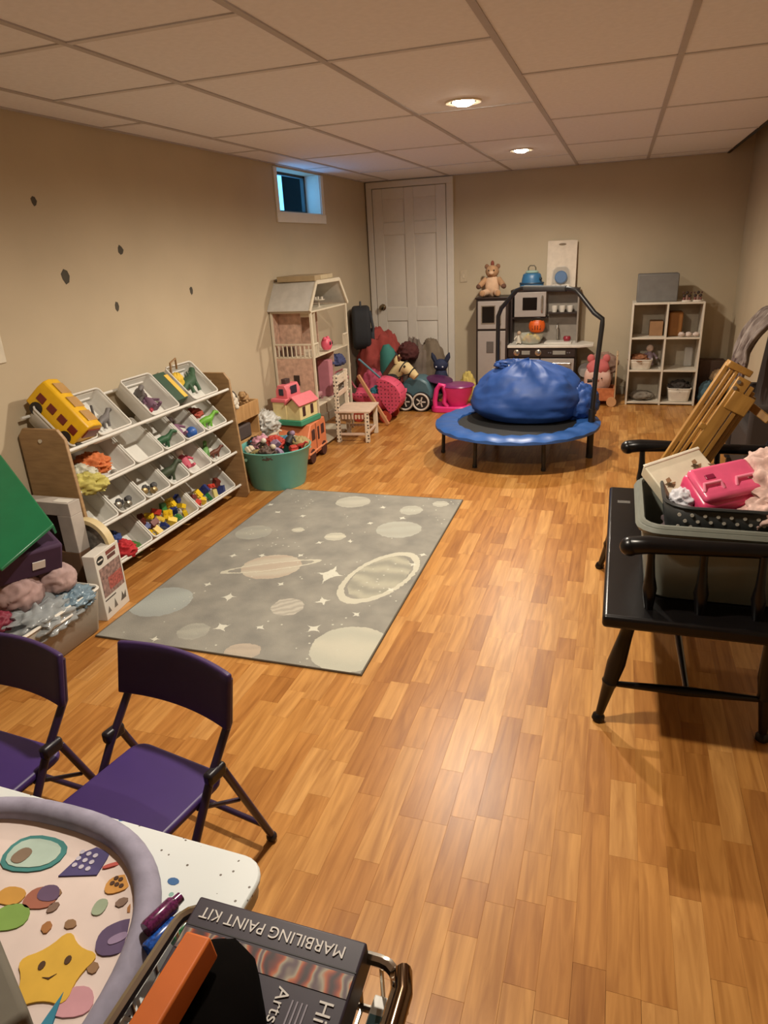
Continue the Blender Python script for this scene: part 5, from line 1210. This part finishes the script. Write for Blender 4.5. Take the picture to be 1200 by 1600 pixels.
# ---------------------------------------------------------------- purple folding chairs
PU = mat('purple_vinyl', hexc('382360'), .45, var=.05); PUD = mat('purple_back', hexc('36224e'), .5, var=.05); PUF = M_('2a1b38',.35)
def fold_chair(loc, rz, label):
    t = thing('folding_chair', label, 'chair', loc, rz, group='purple folding chairs')
    def back(u, v):
        a = (u-.5)*2; return (a*.186, .118+.026*(1-a*a)+.03*v, .445+.145*v-.006*(a*a)*v)
    MB().grid(back, 15, 6).build('backrest', PUD, t, solid=.016, bevel=.005)
    MB().prism(rrect(.30,.285,.04), .288, .312).build('seat', PU, t, bevel=.009, seg=3, loc=(0.01,-.03,0))
    for s in (-1,1):
        MB().tube([(s*.168,.160,.56),(s*.168,.138,.45),(s*.168,.045,.335),(s*.17,-.06,.17),(s*.168,-.165,.01)], .0105, 10).build('front_leg', PUF, t)
        MB().tube([(s*.172,.05,.352),(s*.176,.09,.345),(s*.18,.215,.025)], .0100, 10).build('rear_leg', PUF, t)
        MB().box((s*.173,.065,.355),(.026,.06,.034)).build('hinge_bracket', M_('17121b',.4), t, bevel=.008)
        MB().ball((s*.18,.217,.014),(.015,.015,.014)).build('foot_cap', M_('17121b',.5), t)
        MB().tube([(s*.155,.01,.288),(s*.165,.135,.21)], .006, 8).build('side_brace', PUF, t)
        MB().ball((s*.168,-.168,.012),(.014,.014,.012)).build('foot_cap', M_('17121b',.5), t)
    MB().cyl((-.179,.195,.075),(.179,.195,.075),.008).build('cross_bar', PUF, t)
    MB().cyl((-.169,-.13,.07),(.169,-.13,.07),.008).build('cross_bar', PUF, t)
    return t
fold_chair((-1.015,1.04,0), R(-10), 'purple folding child chair on the right, drawn up to the white table')
fold_chair((-1.47,.99,0), R(-4), 'purple folding child chair on the left, cut by the picture edge')

# ---------------------------------------------------------------- white folding table, paint-stained
def table_mat():
    m = bpy.data.materials.new('stained_table'); m.use_nodes = True; N = m.node_tree.nodes; L = m.node_tree.links; b = N['Principled BSDF']
    tc = N.new('ShaderNodeTexCoord'); col = None
    base = N.new('ShaderNodeTexNoise'); base.inputs['Scale'].default_value = 5; L.new(tc.outputs['Object'], base.inputs['Vector'])
    rp = N.new('ShaderNodeValToRGB'); rp.color_ramp.elements[0].color = (*hexc('c3ccce'),1); rp.color_ramp.elements[1].color = (*hexc('d9dcdb'),1); L.new(base.outputs['Fac'], rp.inputs['Fac']); col = rp.outputs['Color']
    for sc, th, mask, hx in ((22,.16,.56,'2a5f96'),(40,.12,.6,'3b4a52'),(30,.13,.62,'7aa39a'),(60,.14,.58,'5a5148')):
        v = N.new('ShaderNodeTexVoronoi'); v.inputs['Scale'].default_value = sc; n = N.new('ShaderNodeTexNoise'); n.inputs['Scale'].default_value = 4+sc*.07
        mp = N.new('ShaderNodeMapping'); mp.inputs['Location'].default_value = (sc*.31, sc*.17, 0); L.new(tc.outputs['Object'], mp.inputs['Vector'])
        L.new(mp.outputs[0], v.inputs['Vector']); L.new(mp.outputs[0], n.inputs['Vector'])
        a = N.new('ShaderNodeMath'); a.operation = 'LESS_THAN'; a.inputs[1].default_value = th; L.new(v.outputs['Distance'], a.inputs[0])
        c = N.new('ShaderNodeMath'); c.operation = 'GREATER_THAN'; c.inputs[1].default_value = mask; L.new(n.outputs['Fac'], c.inputs[0])
        d = N.new('ShaderNodeMath'); d.operation = 'MULTIPLY'; L.new(a.outputs[0], d.inputs[0]); L.new(c.outputs[0], d.inputs[1])
        mx = N.new('ShaderNodeMix'); mx.data_type = 'RGBA'; L.new(d.outputs[0], mx.inputs[0]); L.new(col, mx.inputs[6]); mx.inputs[7].default_value = (*hexc(hx),1); col = mx.outputs[2]
    L.new(col, b.inputs['Base Color']); b.inputs['Roughness'].default_value = .4; return m
TZ_ = .52
tb = thing('folding_table', 'white plastic folding child table with paint stains', 'table', (-.955, .338, 0), rz=R(-1.5))
MB().prism(rrect(.88,.86,.05,6), TZ_-.012, TZ_).build('table_top', table_mat(), tb, bevel=.004)
MB().prism(rrect(.87,.85,.05,6), TZ_-.045, TZ_-.012).build('top_skirt', M_('b4a88e',.5), tb, bevel=.006)
for s in (-1,1):
    for y in (-.36,.36): MB().tube([(s*.37,y*.9,TZ_-.04),(s*.39,y,.0)], .012).build('leg', M_('8b8780',.4), tb)
    MB().cyl((s*.385,-.35,.1),(s*.385,.35,.1),.009).build('leg_brace', M_('8b8780',.4), tb)
MB().prism([(.011*math.cos(k*.6),.007*math.sin(k*.6)) for k in range(10)], TZ_, TZ_+.0006).build('blue_paint_spot', M_('245a90',.4), tb, loc=(.30,.345,0))
# ---------------------------------------------------------------- baby play mat with rolled rim
LAV = mat('lavender_rim', hexc('8f8b9e'), .85, var=.14, scale=30, bump=.15); MATF = mat('mat_fabric', hexc('d6c6c0'), .9, var=.05, scale=12, bump=.1)
pm = thing('play_mat', 'pinkish baby play mat with grey lavender rolled rim, lying on the table', 'play mat', (-.905, .385, TZ_+.003))
def mo(a, k=1.0):
    c, s = math.cos(a), math.sin(a); e = 2/2.5
    return Vector((.312*k*abs(c)**e*(1 if c > 0 else -1), .338*k*abs(s)**e*(1 if s > 0 else -1)))
MB().tube([(*mo(2*math.pi*k/72), .0225) for k in range(72)], .0215, 14, closed=True).build('rolled_rim', LAV, pm)
def pad(u, v):
    p = mo(2*math.pi*u, v); n_ = noise.noise(Vector((p.x*9,p.y*9,2)))
    return (p.x, p.y, .0135 + (.012*(v-.9)*10 if v > .9 else 0))
MB().grid(pad, 72, 21, wu=True).build('padded_base', MATF, pm)
PZ = .0145
def motif(poly, h, nm, c, rz=0, s=1, z=0, lab=None, parent=None):
    o = MB().prism([(x*s,y*s) for x, y in poly], -.004, .001).build(nm, M_(h,.85), parent or pm, loc=(c[0],c[1],PZ+z*.25), rot=(0,0,rz), smooth=False)
    if lab: o['label'] = lab
    return o
star = []
for k in range(10):
    a = R(90+36*k); r_ = 1 if k % 2 == 0 else .62; star.append((r_*math.cos(a), r_*math.sin(a)))
def soft(poly, it=2):
    for _ in range(it):
        q = []
        for i in range(len(poly)):
            a, b = poly[i], poly[(i+1) % len(poly)]
            q += [(.75*a[0]+.25*b[0], .75*a[1]+.25*b[1]), (.25*a[0]+.75*b[0], .25*a[1]+.75*b[1])]
        poly = q
    return poly
def dot(r_, e=1): return [(r_*math.cos(k*math.pi/5), r_*e*math.sin(k*math.pi/5)) for k in range(10)]
sm = motif(soft(star), 'd0a63c', 'star_applique', (.188,.098), R(20), .066, .004, 'yellow star shape with a simple face')
for x, y in ((-.02,.008),(.016,.014)): motif(dot(.005,1.4), '4a3018', 'eye', (x,y), 0, 1, -.0540, None, sm)
motif([(-.01,0),(0,-.006),(.01,0),(0,-.003)], '4a3018', 'mouth', (-.002,-.008), .2, 1, -.0540, None, sm)
motif(soft([(-.05,-.035),(.05,-.03),(.055,.03),(-.045,.04)],2), '3f7d7c', 'picture_frame', (-.004,.257), R(10), 1.1, .002, 'teal border of the printed picture')
motif(soft([(-.042,-.028),(.042,-.023),(.046,.023),(-.038,.032)],2), 'a9bdb2', 'teal_picture', (-.004,.257), R(10), 1.1, .006, 'pale teal framed picture print')
motif(soft([(-.02,-.015),(.01,-.02),(.015,.012),(-.012,.016)],2), '7d6a58', 'brown_print', (-.018,.25), 0, 1, .01)
motif([(-.045,-.026),(.032,-.034),(.045,.016),(.012,.036),(-.012,.026)], '4a4270', 'purple_patch', (.1,.268), R(24), .85, .002, 'purple patch with white dots')
for k in range(9): motif(dot(.0045), 'b9b4c4', 'white_dot', (.086+.014*(k % 3)-.003*(k//3), .258+.013*(k//3)), 0, 1, .006)
motif(soft([(-.03,-.006),(.0,.004),(.034,-.004),(.034,.006),(0,.011),(-.03,.003)],2), 'b5544c', 'red_ribbon', (.164,.279), R(20), 1.0, .003)
motif(soft([(-.028,-.02),(.02,-.02),(.03,.012),(-.02,.02)],2), 'c08a44', 'orange_patch', (.184,.25), R(35), .9, .002, 'orange animal print patch')
for k in range(5): motif(dot(.004), '4a3020', 'brown_mark', (.174+.009*(k % 3), .246+.01*(k//3)), 0, 1, .006)
motif(soft([(-.035,-.022),(.03,-.03),(.04,.02),(.01,.034),(-.03,.026)],2), '574666', 'violet_patch', (.247,.166), R(40), .95, .002, 'violet rounded print patch')
motif(soft([(-.018,-.008),(.018,-.01),(.02,.008),(-.016,.01)],2), '8d7a98', 'pale_mark', (.247,.166), R(48), .8, .006)
motif(soft([(-.03,-.02),(.045,-.025),(.035,.025),(-.02,.03)],2), '9a5f4c', 'rust_patch', (.071,.187), R(20), .8, .001, 'rust and purple print patch')
motif(soft([(-.02,-.014),(.03,-.02),(.02,.02),(-.02,.022)],2), '5f4a66', 'plum_patch', (.082,.199), R(20), .8, .004)
motif(soft([(-.03,-.02),(.03,-.02),(.03,.02),(-.03,.02)],2), 'c08f40', 'amber_patch', (.025,.18), R(4), .8, .001)
motif(soft([(-.04,-.03),(.045,-.02),(.03,.035),(-.035,.03)],2), '7a9c4c', 'green_patch', (.055,.146), R(14), .8, .001, 'bright green print patch')
motif(soft([(-.012,-.016),(.012,-.016),(.012,.016),(-.012,.016)],2), '92a088', 'sage_patch', (.183,.204), R(12), .9, .001)
for k, (x, y) in enumerate(((.093,.205),(.108,.182),(.125,.15),(.159,.165),(.213,.221),(.236,.219),(.241,.12))): motif(soft([(-.014,-.006),(.0,.012),(.016,.002),(.004,-.012)],1), ['8a6a4c','7a6254','9c6a3c'][k % 3], 'leaf_print', (x,y), k*.9, .85, .001)
motif(dot(.009), '2f3f78', 'blue_dot', (.104,.309), 0, .9, .001)
motif(soft([(-.045,-.03),(.045,-.03),(.03,.03),(-.03,.03)],2), 'c3909a', 'rose_patch', (.25,.071), R(20), .7, .001)
motif([(-.012,-.05),(.02,-.05),(.0,.04)], '2f7a94', 'teal_spike', (.232,.045), R(10), .8, .008, 'pointed teal fabric piece')
gy = thing('grey_box', 'grey padded box at the bottom left corner, on the play mat', 'box', (-.66, .215, TZ_+.0185), rz=R(-29.5))
MB().bb(-.16,.08,-.19,.155,0,.262).build('padded_case', M_('6f6a5e',.85), gy, bevel=.008)

# ---------------------------------------------------------------- chrome cart with craft boxes
CHM = M_('b9b4aa', .18, metal=1.0)
ctx0, ctx1, cty0, cty1, ctz = -.506, -.195, .10, .545, .668
kc = thing('wire_cart', 'chrome wire cart holding craft boxes, beside the white table', 'cart', (0,0,0))
def loop(z, r=.03): return [((ctx0+ctx1)/2+x, (cty0+cty1)/2+y, z) for x, y in rrect(ctx1-ctx0, cty1-cty0, r)]
for z, r_ in ((ctz,.008),(ctz-.10,.005),(.15,.006)): MB().tube(loop(z), r_, 8, closed=True).build('rim_wire', CHM, kc)
for k in range(9):
    x = ctx0+.03+(ctx1-ctx0-.06)*k/8; MB().tube([(x,cty0,ctz),(x,cty0,ctz-.1),(x,cty1,ctz-.1),(x,cty1,ctz)], .003, 6).build('basket_wire', CHM, kc)
for k in range(9):
    y = cty0+.03+(cty1-cty0-.06)*k/8; MB().tube([(ctx0,y,ctz),(ctx0,y,ctz-.1),(ctx1,y,ctz-.1),(ctx1,y,ctz)], .003, 6).build('basket_wire', CHM, kc)
for x in (ctx0+.008,ctx1-.008):
    for y in (cty0+.008,cty1-.008):
        lg = MB().cyl((x,y,.05),(x,y,ctz-.002),.006).build('leg', CHM, kc); MB().cyl((x-.012,y,.026),(x+.012,y,.026),.026).build('caster', M_('2a2826',.5), lg)
MB().tube([(ctx1,cty1-.02,ctz-.05),(ctx1+.0,cty1-.02,ctz+.015),(ctx1+.012,cty1-.035,ctz+.045),(ctx1+.02,cty1-.06,ctz+.05),(ctx1+.02,cty1-.2,ctz+.05),(ctx1+.02,cty1-.3,ctz+.05),(ctx1,cty1-.33,ctz+.02),(ctx1,cty1-.33,ctz-.05)], .0105, 12).build('push_handle', M_('6b5644',.15,metal=1.0), kc)
# marbling kit box
KB = M_('322a38',.45,var=.05)
kb = thing('paint_kit_box', 'dark craft box printed with white lettering, propped in the chrome cart', 'box', (-.361,.545,.696), rot=(R(7),0,R(0)))
# local: x along the lettered edge, -y is the direction of the big face, z up through the thickness
MB().bb(-.12,.12,-.30,.0,-.05,0).build('carton', KB, kb, bevel=.003)
MB().bb(-.1185,.1185,-.0385,-.037,-.01,.0005).build('lid_seam', M_('1c191e',.5), kb)
def swirl():
    m = bpy.data.materials.new('swirl_print'); m.use_nodes = True; N = m.node_tree.nodes; L = m.node_tree.links; b = N['Principled BSDF']
    tc = N.new('ShaderNodeTexCoord'); w = N.new('ShaderNodeTexWave'); w.inputs['Scale'].default_value = 9; w.inputs['Distortion'].default_value = 14; w.inputs['Detail'].default_value = 3
    L.new(tc.outputs['Object'], w.inputs['Vector']); r_ = N.new('ShaderNodeValToRGB')
    for i, (p, h) in enumerate(((0,'3a2c30'),(.35,'8a3a28'),(.6,'b5643a'),(.8,'a39a86'),(1,'5c4a52'))):
        e = r_.color_ramp.elements[i] if i < 2 else r_.color_ramp.elements.new(p); e.position = p; e.color = (*hexc(h),1)
    L.new(w.outputs['Fac'], r_.inputs['Fac']); L.new(r_.outputs['Color'], b.inputs['Base Color']); b.inputs['Roughness'].default_value = .4; return m
MB().bb(-.117,.117,-.068,-.042,.0,.0008).build('swirl_band', swirl(), kb)
MB().bb(-.117,-.06,-.28,-.10,.0,.0006).build('swirl_band', swirl(), kb)
def text(s, size, loc, rot, m, parent, nm='lettering', al='LEFT'):
    cu = bpy.data.curves.new(nm, 'FONT'); cu.body = s; cu.size = size; cu.extrude = .0004; cu.align_x = al
    to_ = bpy.data.objects.new(nm, cu); C.objects.link(to_)
    dg = bpy.context.evaluated_depsgraph_get(); dg.update(); me = bpy.data.meshes.new_from_object(to_.evaluated_get(dg))
    bpy.data.objects.remove(to_); o = bpy.data.objects.new(nm, me); C.objects.link(o); me.materials.clear(); me.materials.append(m)
    o.location = loc; o.rotation_euler = rot; o.parent = parent; return o
WHT = M_('d8d4cf',.5)
text('MARBILING PAINT KIT', .0205, (.098,-.013,.001), (0,0,R(180)), WHT, kb)
text('Arts & Crafts', .022, (.035,-.075,.001), (0,0,R(-90)), WHT, kb)
text('Hiwards', .026, (.088,-.075,.001), (0,0,R(-90)), WHT, kb)
for k in range(4): MB().bb(.056+.006*k,.058+.006*k,-.2,-.085,.0,.0009).build('small_print', M_('8a8490',.5), kb)
# black bag and orange block in front of the box
bg = thing('black_case', 'black rounded bag in front of the craft box, seen from above', 'bag', (-.385,.385,.625), rz=R(18))
blob((0,0,.07), (.075,.115,.05), .10, 2.2, 121, 30, 20).build('bag', M_('0a0807',1.0,spec=.05), bg)
MB().lathe([(0,.0),(.03,0),(.034,.004),(.02,.012),(0,.014)], 20, c=(.01,-.06,.112)).build('olive_disc', M_('4a4a1e',.5), bg)
ob = thing('orange_block', 'long orange foam block lying on the black bag', 'foam block', (-.405,.355,.762), rot=(R(4), R(-6), R(-3)))
MB().bb(-.017,.017,-.2,.088,-.017,.017).build('foam', M_('c8641a',.6), ob, bevel=.003)
# card with letters and glitter tubes at the left of the cart
gb_ = thing('red_card_box', 'narrow dark red box with a pale letter, wedged at the cart left side', 'box', (-.475,.40,.585))
MB().bb(-.02,.015,-.14,.07,-.04,.06).build('carton', M_('4a2226',.5), gb_, bevel=.002)
text('W', .05, (-.015,-.03,.0605), (0,0,R(70)), WHT, gb_)
for k, (h_, cn, x, y, z) in enumerate((('1d4a9a','blue',-.578,.563,.562),('1f6a3a','green',-.556,.592,.552),('5a1f4a','plum',-.592,.582,.575))):
    t = thing('glitter_tube', '%s glitter tube between the play mat and the cart' % cn, 'glitter tube', (x,y,z), rot=(R(-90),0,R(-16)), group='glitter tubes')
    MB().lathe([(0,-.03),(.012,-.03),(.013,-.026),(.013,.02),(.010,.024),(0,.024)], 16).build('tube', mat('glitter_'+cn, hexc(h_), .2, var=.7, scale=220), t)
    MB().lathe([(0,.024),(.009,.024),(.008,.036),(0,.037)], 14).build('cap', mat('glitter_'+cn, hexc(h_)), t)
bx = thing('small_picture_book', 'small white and teal picture card box at the right end of the cart', 'card box', (-.232,.45,.60))
MB().bb(-.0,.03,-.1,.085,-.05,.02).build('carton', M_('c9c7be',.4), bx, bevel=.002)
MB().bb(.002,.028,-.0,.06,.02,.021).build('teal_print', M_('3f6a74',.5), bx); MB().bb(.002,.028,-.06,-.01,.02,.021).build('yellow_print', M_('c9a23a',.5), bx)
